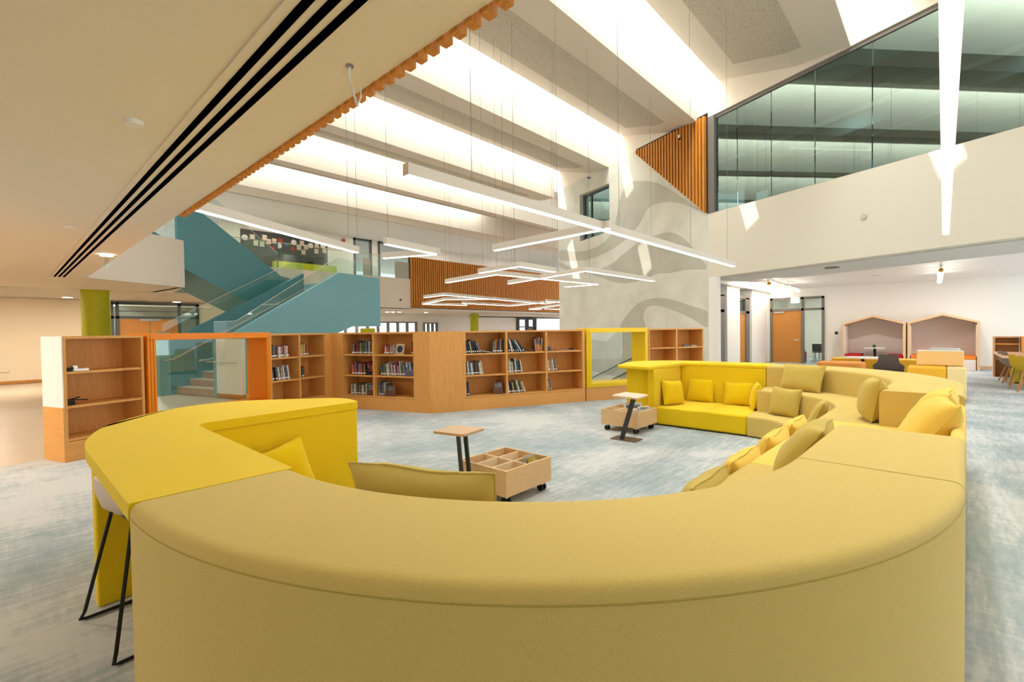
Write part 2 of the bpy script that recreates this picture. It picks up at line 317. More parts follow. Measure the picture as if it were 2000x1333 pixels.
# ---------------------------------------------------------------- oblique wall: concrete with mural, timber slats, parapet, glazing
def wprism(poly, o0, o1):                 # poly in (v, z) on the oblique wall
    mb = MB(); return mb.loft([[wp(v, o)+Vector((0, 0, z)) for v, z in poly] for o in (o0, o1)])
VA, VB = 13.67, 5.47
VL = [(VA, 0), (12.0, 0), (12.0, 5.57), (12, 7.62), (12, 9.9), (VA, 9.9)]
wm = wprism([(VA, -3), (12.0, -3), (12.0, 8.3), (VA, 8.3)], -.3, 0)
wm2 = wprism([(10.05, -3), (VB, -3), (VB, 8.3), (10.05, 8.3)], -.3, 0)
wm3 = wprism([(12, -3), (10.05, -3), (10.05, 5.62), (12, 5.57)], -.3, 0); wm4 = wprism([(12, 7.62), (10.05, 7.56), (10.05, 8.3), (12, 8.3)], -.3, 0)
al = MB()
for x in (wm, wm2, wm3, wm4): al.raw(x.v, x.f)
WC = struct('wall_concrete', al, 'concrete_pale', 'tall pale concrete wall with grey wave mural')
struct('wall_upper', wprism([(VA, 8.3), (VB, 8.3), (VB, ROOF), (VA, ROOF)], -.3, 0), 'cream_paint', 'cream wall above the concrete')
struct('wall_concrete_return', MB().loft([[p+Vector((0, 0, z)) for p in (wp(VA, 0), wp(VA, -.3), wp(VA, -.3)+Vector((10, 3.8, 0)), wp(VA, 0)+Vector((10, 3.9, 0)))] for z in (0, ROOF)]), 'concrete_pale')
t = thing('window_1', 'square grey-framed window set into the concrete wall', 'window', wp(11, -.2)+Vector((0, 0, 5.6))); t['kind'] = 'structure'
f_ = MB()
for v0, v1, z0, z1 in ((12, 11.9, 5.57, 7.62), (10.15, 10.05, 5.6, 7.58), (12, 10.05, 5.57, 5.67), (12, 10.05, 7.5, 7.6), (11.5, 11.42, 5.6, 7.6)):
    x = wprism([(v0, z0), (v1, z0), (v1, z1), (v0, z1)], -.28, -.2); f_.raw(x.v, x.f)
obj('frame', f_, 'dark_frame', t); x = wprism([(12, 5.6), (10.05, 5.6), (10.05, 7.6), (12, 7.6)], -.25, -.24); obj('pane', x, 'pane_teal', t)
# mural: darker wave bands, outlines traced on the wall
def smooth_poly(pts, n=5):
    out = []; m_ = len(pts)
    for i in range(m_):
        p0, p1, p2, p3 = pts[i-1], pts[i], pts[(i+1) % m_], pts[(i+2) % m_]
        for k in range(n):
            t_ = k/n
            out.append(tuple(.5*(2*p1[j]+(p2[j]-p0[j])*t_+(2*p0[j]-5*p1[j]+4*p2[j]-p3[j])*t_*t_+(3*p1[j]-p0[j]-3*p2[j]+p3[j])*t_**3) for j in (0, 1)))
    return out
def onwall(px, py):
    d = fw+rt*((px-1000)/FPX)-up*((py-666.5)/FPX); a = wp(VB)
    t_ = (a-EYE).dot(WN)/d.dot(WN); q = EYE+d*t_; return (q.y, q.z)
BANDS = [
 [(1093,489),(1130,492),(1170,480),(1195,455),(1205,420),(1212,385),(1225,360),(1250,353),(1290,360),(1330,385),(1375,415),(1330,398),(1290,396),(1265,408),(1250,435),(1225,465),(1190,490),(1150,507),(1110,510),(1093,507)],
 [(1093,512),(1120,524),(1160,528),(1195,515),(1225,490),(1255,470),(1290,457),(1315,455),(1340,470),(1362,495),(1380,525),(1345,526),(1310,533),(1285,535),(1250,548),(1215,554),(1180,545),(1150,534),(1120,532),(1093,522)],
 [(1212,641),(1228,612),(1248,592),(1275,583),(1310,585),(1350,598),(1382,610),(1382,640),(1350,622),(1315,607),(1280,597),(1262,603),(1256,620),(1258,641)],
 [(1140,660),(1185,668),(1212,641),(1258,641),(1262,690),(1262,760),(1200,735),(1140,722)]]
for pl in BANDS:
    q = [onwall(*p) for p in smooth_poly(pl[:]) ] if pl is not BANDS[3] else [onwall(*p) for p in pl]
    q = [(min(max(v_, VB+.02), VA-.01), z_) for v_, z_ in q]
    obj('mural_band', wprism(q, 0, .004), 'concrete_dark', WC)
# timber slat triangle on the wall
t = thing('timber_screen', 'triangular panel of vertical timber slats high on the concrete wall', 'slat panel', wp(7, 0)+Vector((0, 0, 5.2)))
obj('backing', wprism([(8.5, 8.2), (VB, 5.2), (VB, 8.35), (8.5, 8.35)], .0, .02), 'black', t)
k = 0; v = 8.45
while v > VB+.03:
    zb = 5.2+(v-VB)*3.0/(8.5-VB); 
    obj('slat', wprism([(v, zb), (v-.062, zb-.062), (v-.062, 8.25), (v, 8.25)], .02, .13), 'slat_wood', t); v -= .125
p = wp(6.4, .16)+Vector((0, 0, 7.95)); t = thing('camera_dome', 'small round grey camera on the timber slat triangle', 'camera', p)
obj('mount', MB().cyl(p.x, p.y, p.z-.05, p.z+.06, .05, 16), 'steel', t); obj('lens', MB().cyl(p.x-.03, p.y, p.z-.09, p.z-.05, .035, 12), 'black', t)
# parapet, soffit and end post
struct('wall_parapet', wprism([(VB, 3.2), (-9, 3.2), (-9, 5.2), (VB, 5.2)], -.35, 0), 'parapet_paint', 'cream gallery parapet above the rear wing')
struct('wall_pier', MB().loft([[wp(VB, 0)+Vector((0, 0, z)), wp(VB-.3, 0)+Vector((0, 0, z)), wp(VB-.3, -.15)+Vector((0, 0, z)), wp(VB, -.15)+Vector((0, 0, z))] for z in (0, 3.2)]), 'white_paint', 'white pier at the corner of the concrete wall')
struct('wall_over_glazing', wprism([(VB-.0, 8.2), (-9, 8.2), (-9, ROOF), (VB-.0, ROOF)], -.35, 0), 'cream_paint')
t = thing('window_2', 'long upper gallery glazing of teal-tinted glass above the parapet', 'window', wp(0, -.1)+Vector((0, 0, 5.2))); t['kind'] = 'structure'
f_ = MB()
for v0, v1, z0, z1 in ((VB, VB-.22, 5.2, 8.2), (VB, -9, 8.1, 8.2), (VB, -9, 5.17, 5.22)):
    x = wprism([(v0, z0), (v1, z0), (v1, z1), (v0, z1)], -.14, .012 if v1 == VB-.22 else -.05); f_.raw(x.v, x.f)
obj('frame', f_, 'grey_frame', t)
vv = [VB-.22, 4.55, 3.55, 2.45, 1.25, 0, -1.3, -2.7, -5, -9]
for a, c in zip(vv, vv[1:]): obj('pane', wprism([(a-.012, 5.22), (c+.012, 5.22), (c+.012, 8.1), (a-.012, 8.1)], -.1, -.085), 'pane_teal', t)
# room behind the gallery glazing
def par(v0, v1, o0, o1, z0, z1): return wprism([(v0, z0), (v1, z0), (v1, z1), (v0, z1)], o0, o1)
struct('floor_gallery', par(VB+4, -9, -9, -.35, 4.9, 5.0), 'grey_ceiling')
struct('wall_gallery', par(VB+4, -9, -9.2, -9, 5, 9), 'teal_light'); struct('ceiling_gallery_room', par(VB+6, -9, -9, -.3, 8.55, 8.7), 'grey_ceiling')
for o_ in (-2.2, -4.8, -7.4): struct('gallery_beam', par(VB+4, -9, o_-.9, o_, 8.0, 8.56), 'dark_frame')
tag(obj('gallery_column', MB().cyl(*wp(VB-.75, -.9).to_2d(), 5, 8.55, .16, 24), 'lime_dark', smooth=True), 'dark green column just behind the gallery glazing', 'column')
for v, ln, lb in ((4.4, .9, 'lime green duct with a vent grille behind the gallery glazing'),):
    t = thing('air_duct', lb, 'duct', wp(v, -2)+Vector((0, 0, 6)))
    obj('duct', MB().bar(wp(5.2, -1.6)+Vector((0, 0, 7.2)), wp(2.4, -1.8)+Vector((0, 0, 5.6)), .3, .35), 'lime_paint', t)
    obj('grille', MB().bar(wp(4.0, -1.42)+Vector((0, 0, 6.5)), wp(3.2, -1.46)+Vector((0, 0, 6.05)), .06, .16), 'steel', t)
a, c = wp(4.9, -3.2)+Vector((0, 0, 7.6)), wp(2.0, -1.6)+Vector((0, 0, 6.2)); t = thing('gallery_lamp', 'slanted white strip lamp behind the upper gallery glazing', 'lamp', a)
obj('housing', MB().bar(a, c, .09, .09), 'alu_white', t); obj('diffuser', MB().bar(a+Vector((0, 0, -.05)), c+Vector((0, 0, -.05)), .07, .012), 'led', t)
for v in (4, 0, -4): q = wp(v, -4.2); lamp('gallery_room_fill', q.x, q.y, 8.5, 60, .3, (.9, 1, .98))  # lamps added to light the dark room behind the glazing
p = wp(3.3, -2.6)+Vector((0, 0, 5.0)); tag(obj('pouf', MB().cyl(p.x, p.y, p.z, p.z+.75, .4, 24), 'leather_white', bevel=.06), 'round white pouf behind the gallery glazing', 'pouf')
p = at(1688, 423, z=4.2); d = fw+rt*((1688-1000)/FPX)-up*((423-666.5)/FPX); p = EYE+d*((wp(0)-EYE).dot(WN)/d.dot(WN))
disc2 = MB().tube([p, p+WN*.04], .06, 20); tag(obj('parapet_sensor', disc2, 'steel'), 'small round grey sensor on the cream parapet', 'sensor')
d = fw+rt*((1154-1000)/FPX)-up*((348-666.5)/FPX); p = EYE+d*((wp(0)-EYE).dot(WN)/d.dot(WN))
t = thing('wall_camera', 'tiny black camera on concrete wall above its window', 'camera', p); obj('mount', MB().tube([p, p+WN*.08], .05, 14), 'steel', t); obj('lens', MB().tube([p+WN*.08, p+WN*.16], .04, 12), 'black', t)

rails = [[(1148, 744), (1231, 703), (1262, 690)], [(1190, 745), (1225, 728), (1275, 704)]]
for k, pl in enumerate(rails):
    pts = []
    for px, py in pl: v_, z_ = onwall(px, py); pts.append(wp(v_, .09-.05*k)+Vector((0, 0, z_)))
    t = thing('handrail' if not k else 'lower_rail', ['upper dark handrail on the concrete wall, seen through the yellow frame', 'lower dark rail below the handrail, seen through the yellow frame'][k], 'handrail', pts[0])
    obj('rail', MB().tube(pts, .022, 8), 'graphite_metal', t)
    for q in pts[:2]: obj('bracket', MB().tube([q, q-WN*(.09-.05*k), ], .012, 6), 'graphite_metal', t)

# ---------------------------------------------------------------- bookcases
BH, TH, DP = 1.615, .035, .48
ZSH = [.29, .715, 1.155]          # tops of the three boards
FA = frame(.55, 8.25, 19.7); FB = frame(4.95, 9.62, -70.3); FC = frame(5.72, 7.44, -25.7)
def bookcase(F, s0, s1, nb, name, label, lead=0, tail=0, xs=None, end_panel=False):
    """carcass from s0 to s1 along the frame, nb bays, with solid fillers of width lead and tail at its ends"""
    t = thing(name, label, 'bookcase', F @ Vector(((s0+s1)/2, DP/2, 0)))
    a, b = s0+lead, s1-tail
    obj('plinth', MB(F).box(s0, s1, 0, DP, 0, ZSH[0]-.035), 'oak_flat', t)
    obj('back', MB(F).box(s0, s1, DP-.02, DP, ZSH[0]-.035, BH-TH), 'oak', t)
    obj('top', MB(F).box(s0, s1, 0, DP, BH-TH, BH), 'oak_flat', t)
    xs = xs or [a+(b-a)*k/nb for k in range(nb+1)]
    bays = []
    for k, x in enumerate(xs):
        lo = s0 if k == 0 else (x-.02 if k < nb else (b-TH))
        hi = (a+TH if k == 0 else (x+.02 if k < nb else s1))
        obj('upright', MB(F).box(lo, hi, 0, DP-.02, ZSH[0]-.035, BH-TH), 'oak', t)
        if k: bays.append((prev, lo))
        prev = hi
    for z in ZSH:
        for x0, x1 in bays: obj('shelf', MB(F).box(x0, x1, .012, DP-.02, z-.03, z), 'oak_flat', t)
    if end_panel:
        obj('end_panel', MB(F).box(s0-.012, s0, 0, DP, .70, BH), 'white_panel', t, label='white upper end panel')
        obj('end_base', MB(F).box(s0-.012, s0, 0, DP, 0, .70), 'oak_flat', t)
    return bays
bA = bookcase(FA, 0, .93, 1, 'bookcase', 'short empty wooden bookcase with white end panel, leftmost in the row', end_panel=True)
bB = bookcase(FA, 3.06, 4.62, 2, 'bookcase', 'two-bay wooden bookcase to the right of the orange window frame', xs=[3.06, 3.75, 4.44], tail=.18)
bC = bookcase(FB, 0.0, 1.955, 2, 'bookcase', 'two-bay wooden bookcase between the inner corner post and outer corner', xs=[.10, .93, 1.92], lead=.10, tail=0)
bD = bookcase(FC, .68, 3.5, 3, 'bookcase', 'three-bay wooden bookcase of leaning books to the left of the yellow frame', lead=.02, tail=.03)
bE = bookcase(FC, 5.24, 6.92, 2, 'bookcase', 'two-bay nearly empty wooden bookcase beyond the yellow window frame')
obj_ = MB().prism([tuple((FA @ Vector((4.62, 0, 0))).to_2d()), tuple((FB @ Vector((0, 0, 0))).to_2d()), tuple((FB @ Vector((0, DP, 0))).to_2d()), tuple((FA @ Vector((4.62, DP, 0))).to_2d())], 0, BH)
tag(obj('corner_post', obj_, 'oak'), 'plain wooden filler post in the inner corner of the bookcases', 'post')
pts_ = [(FB @ Vector((1.957, 0, 0))), Vector((5.725, 7.437, 0)), (FC @ Vector((.678, 0, 0))), (FC @ Vector((.678, DP, 0))), (FB @ Vector((1.957, DP, 0)))]
tag(obj('corner_post', MB().prism([tuple(p.to_2d()) for p in pts_], 0, BH), 'oak'), 'wide plain wooden corner block at the outer corner of the bookcases', 'post')
def window_frame(F, s0, s1, m, name, label, glassm):
    t = thing(name, label, 'window frame', F @ Vector(((s0+s1)/2, DP/2, 0)))
    obj('plinth', MB(F).box(s0, s1, .02, DP, 0, .30), 'oak_flat', t)
    z0, z1, e = .30, 1.64, .09
    f_ = MB(F)
    for k, (g, y0, y1) in enumerate(((0, -.02, DP), (.035, -.035, -.02), (.07, -.05, -.035))):   # stepped picture-frame face
        g2 = e if k else .1
        f_.box(s0+g, s1-g, y0, y1, z0+g, z0+.1); f_.box(s0+g, s1-g, y0, y1, z1-.1, z1-g)
        f_.box(s0+g, s0+.1, y0, y1, z0+.1, z1-.1); f_.box(s1-.1, s1-g, y0, y1, z0+.1, z1-.1)
    obj('surround', f_, m, t, bevel=.006, seg=2)
    obj('pane', MB(F).box(s0+.1, s1-.1, DP-.06, DP-.05, z0+.1, z1-.1), glassm, t)
window_frame(FA, .97, 3.05, 'orange_lacquer', 'window_frame', 'deep orange lacquered window frame built into the bookcase row', 'pane')
window_frame(FC, 3.54, 5.21, 'yellow_lacquer', 'window_frame', 'deep yellow lacquered window frame built into the bookcase row', 'pane_clear')

# ---------------------------------------------------------------- books
rnd = random.Random(5)
PAL = {'white': (232, 228, 220), 'cream': (226, 208, 176), 'grey': (128, 130, 134), 'black': (34, 34, 40), 'red': (164, 56, 54), 'orange': (206, 128, 70),
       'yellow': (226, 196, 70), 'green': (92, 122, 96), 'teal': (62, 104, 112), 'blue': (74, 100, 140), 'purple': (110, 98, 128), 'pink': (190, 128, 138), 'brown': (116, 74, 52), 'navy': (34, 46, 84)}
for k_, c_ in PAL.items(): mat('cover_'+k_, c_, .45, noise=.45, scale=14)
DARK = ['black', 'navy', 'grey', 'teal', 'grey', 'brown', 'white', 'black', 'cream', 'white']
MIX = ['red', 'orange', 'white', 'blue', 'cream', 'black', 'green', 'purple', 'yellow', 'brown', 'pink', 'grey', 'teal', 'white']
def book(name, F, s, y, z, th, h, d, col, lean, label, group, face=False):
    """an upright book: spine towards the room, leaning by `lean` degrees about its foot"""
    M_ = F @ Matrix.Translation((s, y, z)) @ Matrix.Rotation(R(lean), 4, 'Y')
    b = MB(M_); c = .0025
    b.box(0, c, 0, d, 0, h).box(th-c, th, 0, d, 0, h).box(0, th, 0, c, 0, h)
    b.cur = 1; b.box(c, th-c, c, d-.004, .003, h-.004)
    b.cur = 2; b.box(.001, th-.001, -.0012, c, .022, .05)
    return tag(obj(name, b, ['cover_'+col, 'page', 'label_white'], off=F @ Vector((s, y, z))), label, 'book', group)
LEV = ['bottom', 'middle', 'upper']
def row(F, bay, lev, x0, x1, desc, pal, hmin=.2, hmax=.3, lean=0, lean2=None, thin=.016, thick=.042, start=0, wide=None):
    s = bay[0]+(bay[1]-bay[0])*x0; e = bay[0]+(bay[1]-bay[0])*x1; k = start; last = None
    n0 = s; cnt = []
    while s < e:
        th = rnd.uniform(thin, thick); cnt.append(th); s += th+.0025
    s = n0; N_ = len(cnt); pv = None
    for i, th in enumerate(cnt):
        col = rnd.choice([c for c in pal if c != last]); last = col
        h = rnd.uniform(hmin, hmax); f_ = i/max(1, N_-1)
        ln = lean if lean2 is None else lean+(lean2-lean)*f_
        if ln > 0: off = 0
        size = 'tall' if h > hmin+(hmax-hmin)*.66 else ('short' if h < hmin+(hmax-hmin)*.33 else 'medium')
        od = ORD[k]
        yy = rnd.uniform(.05, .09); a = R(abs(ln))
        if i and ln < 0 and pv: s = max(s, pv[0]+pv[1]*math.tan(a))
        if i and ln > 0 and pv and False: pass
        if s+th*math.cos(a) > bay[1]-.005: break
        zz = ZSH[lev]+(th*math.sin(R(max(ln, 0))) if ln > 0 else 0)+.001
        book('book', F, s, yy, zz, th, h, rnd.uniform(.15, .22), col, ln, '%s %s book, %s from left, %s shelf, %s' % (size, col, od, LEV[lev], desc), 'books on the %s shelf, %s' % (LEV[lev], desc))
        pv = (s+th*math.cos(a)-h*math.sin(a)+.0015, th*math.sin(a)+h*math.cos(a))
        s += th/math.cos(a)+.0025; k += 1
    return k
D_ = 'bay beside the orange frame'
k = row(FA, bB[0], 2, .0, .34, D_, DARK, .2, .27); row(FA, bB[0], 2, .34, .66, D_, ['red', 'pink', 'grey', 'cream', 'white'], .2, .24, start=k)
row(FA, bB[0], 1, .0, .72, D_, MIX, .2, .28, lean=-8)
D_ = 'bay next to the inner corner post'
row(FA, bB[1], 2, .03, .40, D_, ['brown', 'black', 'cream', 'orange', 'red', 'yellow'], .22, .27); row(FA, bB[1], 1, .03, .24, D_, ['white', 'teal', 'green', 'red', 'yellow'], .18, .25)
D_ = 'bay right of the inner corner post'
row(FB, bC[0], 2, .2, .97, D_, MIX, .2, .3); row(FB, bC[0], 1, .2, .96, D_, ['red', 'orange', 'cream', 'blue', 'teal', 'black', 'navy', 'pink'], .2, .29, lean=-2); row(FB, bC[0], 0, .18, .92, D_, ['cream', 'green', 'white', 'grey', 'brown', 'pink'], .2, .25)
D_ = 'bay left of the outer corner'
k = row(FB, bC[1], 2, .2, .44, D_, ['white', 'red', 'orange', 'pink', 'purple', 'cream'], .17, .2); row(FB, bC[1], 2, .90, .97, D_, ['black', 'brown', 'red'], .24, .28, start=k)
row(FB, bC[1], 1, .12, .93, D_, MIX, .2, .3, lean=-6); row(FB, bC[1], 0, .04, .3, D_, ['white', 'grey', 'teal', 'cream', 'brown'], .22, .3, lean=-3)
D_ = 'three-bay case, left bay'
k = row(FC, bD[0], 2, .01, .30, D_, DARK, .22, .29, lean=-3, lean2=-22); row(FC, bD[0], 2, .70, .95, D_, ['brown', 'grey', 'yellow', 'orange', 'cream', 'black'], .24, .28, lean=4, start=k)
row(FC, bD[0], 1, .01, .42, D_, DARK, .24, .29, lean=-4, lean2=-9); k = row(FC, bD[0], 0, .01, .10, D_, DARK, .25, .29, lean=-4); row(FC, bD[0], 0, .74, .86, D_, ['brown', 'red', 'grey'], .24, .27, lean=16, start=k)
D_ = 'three-bay case, middle bay'
k = row(FC, bD[1], 2, .01, .26, D_, ['black', 'white', 'grey', 'navy', 'teal', 'brown'], .24, .3, lean=-5, lean2=-36); row(FC, bD[1], 2, .78, .94, D_, ['orange', 'blue', 'navy', 'cream'], .26, .3, lean=3, start=k)
row(FC, bD[1], 1, .01, .38, D_, DARK+['red', 'yellow'], .24, .3, lean=-2, lean2=-9); row(FC, bD[1], 0, .02, .42, D_, DARK+['yellow'], .22, .27, lean=-7, lean2=-20)
D_ = 'three-bay case, right bay'
row(FC, bD[2], 1, .02, .26, D_, ['black', 'white', 'orange', 'cream', 'grey', 'navy'], .24, .29, lean=-3, lean2=-10); row(FC, bD[2], 0, .02, .13, D_, ['white', 'cream', 'pink', 'grey'], .22, .26, lean=-6, lean2=-12)
# books lying flat or fallen
def flat(F, bay, lev, x0, wd, col, lb, tilt=0, th=.02, dep=.2, y=.04, rz=0, name='book', dz=0):
    s = bay[0]+(bay[1]-bay[0])*x0
    M_ = F @ Matrix.Translation((s, y, ZSH[lev]+.001+dz)) @ Matrix.Rotation(R(rz), 4, 'Z') @ Matrix.Rotation(R(tilt), 4, 'Y')
    b = MB(M_); b.box(0, wd, 0, dep, 0, .003).box(0, wd, 0, dep, th-.003, th).box(0, wd, 0, .003, 0, th); b.cur = 1; b.box(.002, wd-.004, .002, dep-.004, .003, th-.003)
    tag(obj(name, b, ['cover_'+col, 'page'], off=F @ Vector((s, y, ZSH[lev]))), lb, 'book')
flat(FC, bD[0], 2, .40, .24, 'white', 'white book lying flat mid-shelf, three-bay case, left bay, upper shelf', tilt=9, dz=.036)
flat(FC, bD[0], 2, .46, .22, 'black', 'black book flat under the fallen white one, upper shelf of left bay', th=.025)
flat(FC, bD[1], 2, .48, .28, 'brown', 'brown book fallen nearly flat, upper shelf of middle bay', tilt=12, dz=.06)
flat(FC, bD[1], 2, .24, .2, 'blue', 'pale blue thin booklet edging out over the middle bay upper shelf', th=.012, y=.01)
flat(FA, bB[1], 2, .55, .22, 'cream', 'cream booklet lying flat at the shelf front near inner corner post', th=.008, y=.02)
flat(FB, bC[0], 2, .05, .18, 'cream', 'pale thin booklet lying flat right of the inner corner post', th=.008, y=.03)
# face-out books
def faceout(F, bay, lev, x0, wd, h, col, lb, tilt=-12, y=.07, emblem=None, rz=0):
    s = bay[0]+(bay[1]-bay[0])*x0
    M_ = F @ Matrix.Translation((s, y, ZSH[lev]+.001)) @ Matrix.Rotation(R(rz), 4, 'Z') @ Matrix.Rotation(R(tilt), 4, 'X')
    b = MB(M_); b.box(0, wd, 0, .003, 0, h).box(0, wd, .013, .016, 0, h); b.cur = 1; b.box(.002, wd-.002, .003, .013, .002, h-.002)
    b.cur = 2
    if emblem: b.raw([(wd/2+.36*wd*math.cos(.314*k_), -.0015, h/2+.36*wd*math.sin(.314*k_)) for k_ in range(20)], [tuple(range(20))])
    else: b.box(.15*wd, .85*wd, -.0015, 0, .55*h, .85*h)
    tag(obj('book', b, ['cover_'+col, 'page', 'cover_'+(emblem or 'grey')], off=F @ Vector((s, y, ZSH[lev]))), lb, 'book')
faceout(FB, bC[1], 2, .50, .2, .22, 'cream', 'face-out cream book with a round navy picture by the outer corner', emblem='navy')
faceout(FB, bC[1], 1, .76, .19, .2, 'purple', 'face-out purple book on the middle shelf by the outer corner', y=.03)
faceout(FB, bC[0], 1, .72, .2, .27, 'black', 'face-out black book on middle shelf right of the inner corner post', y=.04)
faceout(FB, bC[0], 2, .62, .2, .28, 'teal', 'face-out dark teal book on upper shelf right of the inner corner post', y=.26)
faceout(FB, bC[0], 0, .74, .2, .22, 'brown', 'face-out brown book on bottom shelf right of the inner corner post', y=.03)
faceout(FB, bC[1], 0, .22, .24, .23, 'brown', 'large face-out brown picture book, bottom shelf by the outer corner', y=.04)
faceout(FC, bD[0], 0, .68, .2, .26, 'brown', 'face-out reddish brown book leaning at bottom right of the left bay', y=.03, rz=-12)
faceout(FC, bD[1], 2, .74, .17, .28, 'orange', 'face-out orange and blue book, upper shelf of the middle bay', y=.03)
# small things on shelves
def small(F, bay, lev, x0, y, build, lb, name, cat, ms):
    s = bay[0]+(bay[1]-bay[0])*x0; b = MB(F @ Matrix.Translation((s, y, ZSH[lev]+.001))); build(b)
    tag(obj(name, b, ms, off=F @ Vector((s, y, ZSH[lev]))), lb, cat)
def blob(b, rx=.05, rz=.05):
    rings = [[(rx*math.sin(a)*math.cos(6.2832*k_/12), rx*math.sin(a)*math.sin(6.2832*k_/12), rz*(1-math.cos(a))/2) for k_ in range(12)] for a in [.15+2.8*i/7 for i in range(8)]]
    b.loft(rings)
small(FC, bD[2], 2, .0, .03, lambda b: b.box(0, .1, 0, .02, 0, .1), 'small white and blue card box on upper shelf beside yellow frame bay', 'card_box', 'box', ['cover_blue'])
def toyb(b): blob(b, .055, .05); b.cur = 1; b.box(-.07, .07, -.03, .03, 0, .012)
small(FC, bD[2], 2, .33, .1, toyb, 'small orange toy on the upper shelf, leftmost of three toys', 'toy', 'toy', ['cover_orange', 'cover_white'])
small(FC, bD[2], 2, .53, .1, toyb, 'small grey pink toy on the upper shelf, middle of three toys', 'toy', 'toy', ['cover_pink', 'cover_cream'])
small(FC, bD[2], 2, .75, .1, toyb, 'small white toy with dark top on the shelf, rightmost of three toys', 'toy', 'toy', ['cover_black', 'cover_white'])
def clip(b): b.box(0, .05, 0, .06, 0, .04); b.cur = 1; b.box(.1, .28, .02, .08, 0, .02); blob(b, .03, .06)
small(FA, bA[0], 2, .02, .08, lambda b: (b.box(0, .05, 0, .05, 0, .05), b.box(.055, .1, .01, .05, 0, .05)), 'pair of dark bulldog clips on the upper shelf of leftmost bookcase', 'clip', 'clip', ['black'])
small(FA, bA[0], 2, .14, .12, lambda b: (b.box(-.02, .16, -.03, .04, 0, .03), b.box(0, .05, 0, .05, .03, .07)), 'small silver stapler-like tool on the upper shelf of leftmost bookcase', 'tool', 'tool', ['steel'])
small(FA, bA[0], 1, .03, .08, lambda b: (b.box(0, .09, 0, .07, 0, .05), b.bar((.02, .03, .07), (.24, .07, .045), .05, .015), b.bar((.0, .03, .06), (.16, .06, .09), .03, .012)), 'dark open stapler on the lower shelf of leftmost bookcase', 'stapler', 'stapler', ['black'])
small(FC, bE[1], 2, .35, .08, lambda b: (b.box(0, .2, 0, .08, 0, .03), b.box(.02, .12, 0, .06, .03, .055)), 'grey keyboard-like gadget on upper shelf of the rightmost bookcase', 'gadget', 'gadget', ['cover_grey'])
small(FC, bE[1], 2, .66, .08, lambda b: b.box(0, .16, 0, .07, 0, .035), 'pale pencil box on upper shelf of the rightmost bookcase', 'pencil_box', 'box', ['cover_cream'])

# ---------------------------------------------------------------- sofa island
ZT = .98; C1 = Vector((2.60, 2.22)); C2 = Vector((6.72, 2.12)); RI, RO, T2, T1 = 1.69, 2.287, 1.16, .66; RI2, RO2 = RI, RO
SK = 1.46; AL = Vector((math.cos(R(SK)), -math.sin(R(SK)))); NO = Vector((-math.sin(R(SK)), -math.cos(R(SK))))   # the right-hand run is turned a little
def rounded(poly, r, n=4, only=None):
    out = []; m_ = len(poly)
    for i, p in enumerate(poly):
        if only is not None and i not in only: out.append(p); continue
        p = Vector(p); a = (Vector(poly[i-1])-p).normalized(); b = (Vector(poly[(i+1) % m_])-p).normalized()
        for k in range(n+1):
            t_ = k/n; q0 = p+a*r; q1 = p+b*r
            out.append(tuple((1-t_)**2*q0+2*t_*(1-t_)*p+t_*t_*q1))
    return out
def sweep(path, prof):      # path: list of (origin xy, outward unit xy); prof: (radial, z)
    return MB().loft([[(o.x+d.x*r, o.y+d.y*r, z) for r, z in prof] for o, d in path])
def arc(c, a0, a1, n=40): return [(c, Vector((math.cos(R(a0+(a1-a0)*k/n)), math.sin(R(a0+(a1-a0)*k/n))))) for k in range(n+1)]
def straight(c, d, along, l0, l1): return [(c+along*l, d) for l in (l0, l1)]
g = .004
def back_prof(r0_, r1_, z1): return rounded([(r0_, .02), (r1_, .02), (r1_, z1), (r0_, z1)], .045, 5, (2, 3))
def tier_prof(r0_, r1_, z1): return rounded([(r0_, .02), (r1_, .02), (r1_, z1), (r0_, z1)], .035, 4, (3,))
def rail(path, r, z): return MB().tube([(o.x+d.x*r, o.y+d.y*r, z) for o, d in path], .0032, 6)
def module(name, label, path, fab, back, t2=True, zb=ZT, group=None, t1=True):
    mid = path[len(path)//2]; o_, d_ = mid
    loc = (o_.x+d_.x*1.2, o_.y+d_.y*1.2, 0)
    t = thing(name, label, 'sofa', loc, group)
    obj('back', sweep(path, back_prof(back[0], back[1], zb)), fab, t, smooth=True)
    obj('seam', rail(path, back[1]-.001, zb-.05), 'fabric_seam_'+fab.split('_')[1], t)
    if t2: obj('upper_seat', sweep(path, tier_prof(T2-(RO-back[1]), back[0]-.002, .64)), fab, t, smooth=True)
    if t1: obj('lower_seat', sweep(path, tier_prof(T1-(RO-back[1]), (T2-(RO-back[1]) if t2 else back[0])-.002, .31)), fab, t, smooth=True)
    obj('base', sweep(path, [(T1+.05, 0), (back[1]-.05, 0), (back[1]-.05, .02), (T1+.05, .02)]), 'black', t)
    return t
for k_, c_ in (('yellow', (200, 172, 14)), ('olive', (182, 158, 74)), ('ochre', (206, 160, 60))): mat('fabric_seam_'+k_, c_, .9)
X, Y = Vector((1, 0)), Vector((0, 1))
G_ = 'curved and straight sofa modules of the island'
LN = (C2-C1).dot(AL)
module('corner_sofa', 'large curved olive sofa back filling the foreground', arc(C1, 180.15, 270-SK-.15), 'fabric_olive', (RI, RO), group=G_)
module('straight_sofa', 'straight olive sofa block beside the foreground curve, olive cushion at its far end', straight(C1, NO, AL, g, 1.03), 'fabric_olive', (RI, RO), group=G_)
module('bench_sofa', 'long ochre sofa bench with a low thin back on the right side', straight(C1, NO, AL, 1.034, LN-.964), 'fabric_ochre', (RO-.075, RO), zb=.90, group=G_)
module('straight_sofa', 'straight olive sofa block at the far end of the ochre bench', straight(C2, NO, AL, -.96, -g), 'fabric_olive', (RI, RO), group=G_)
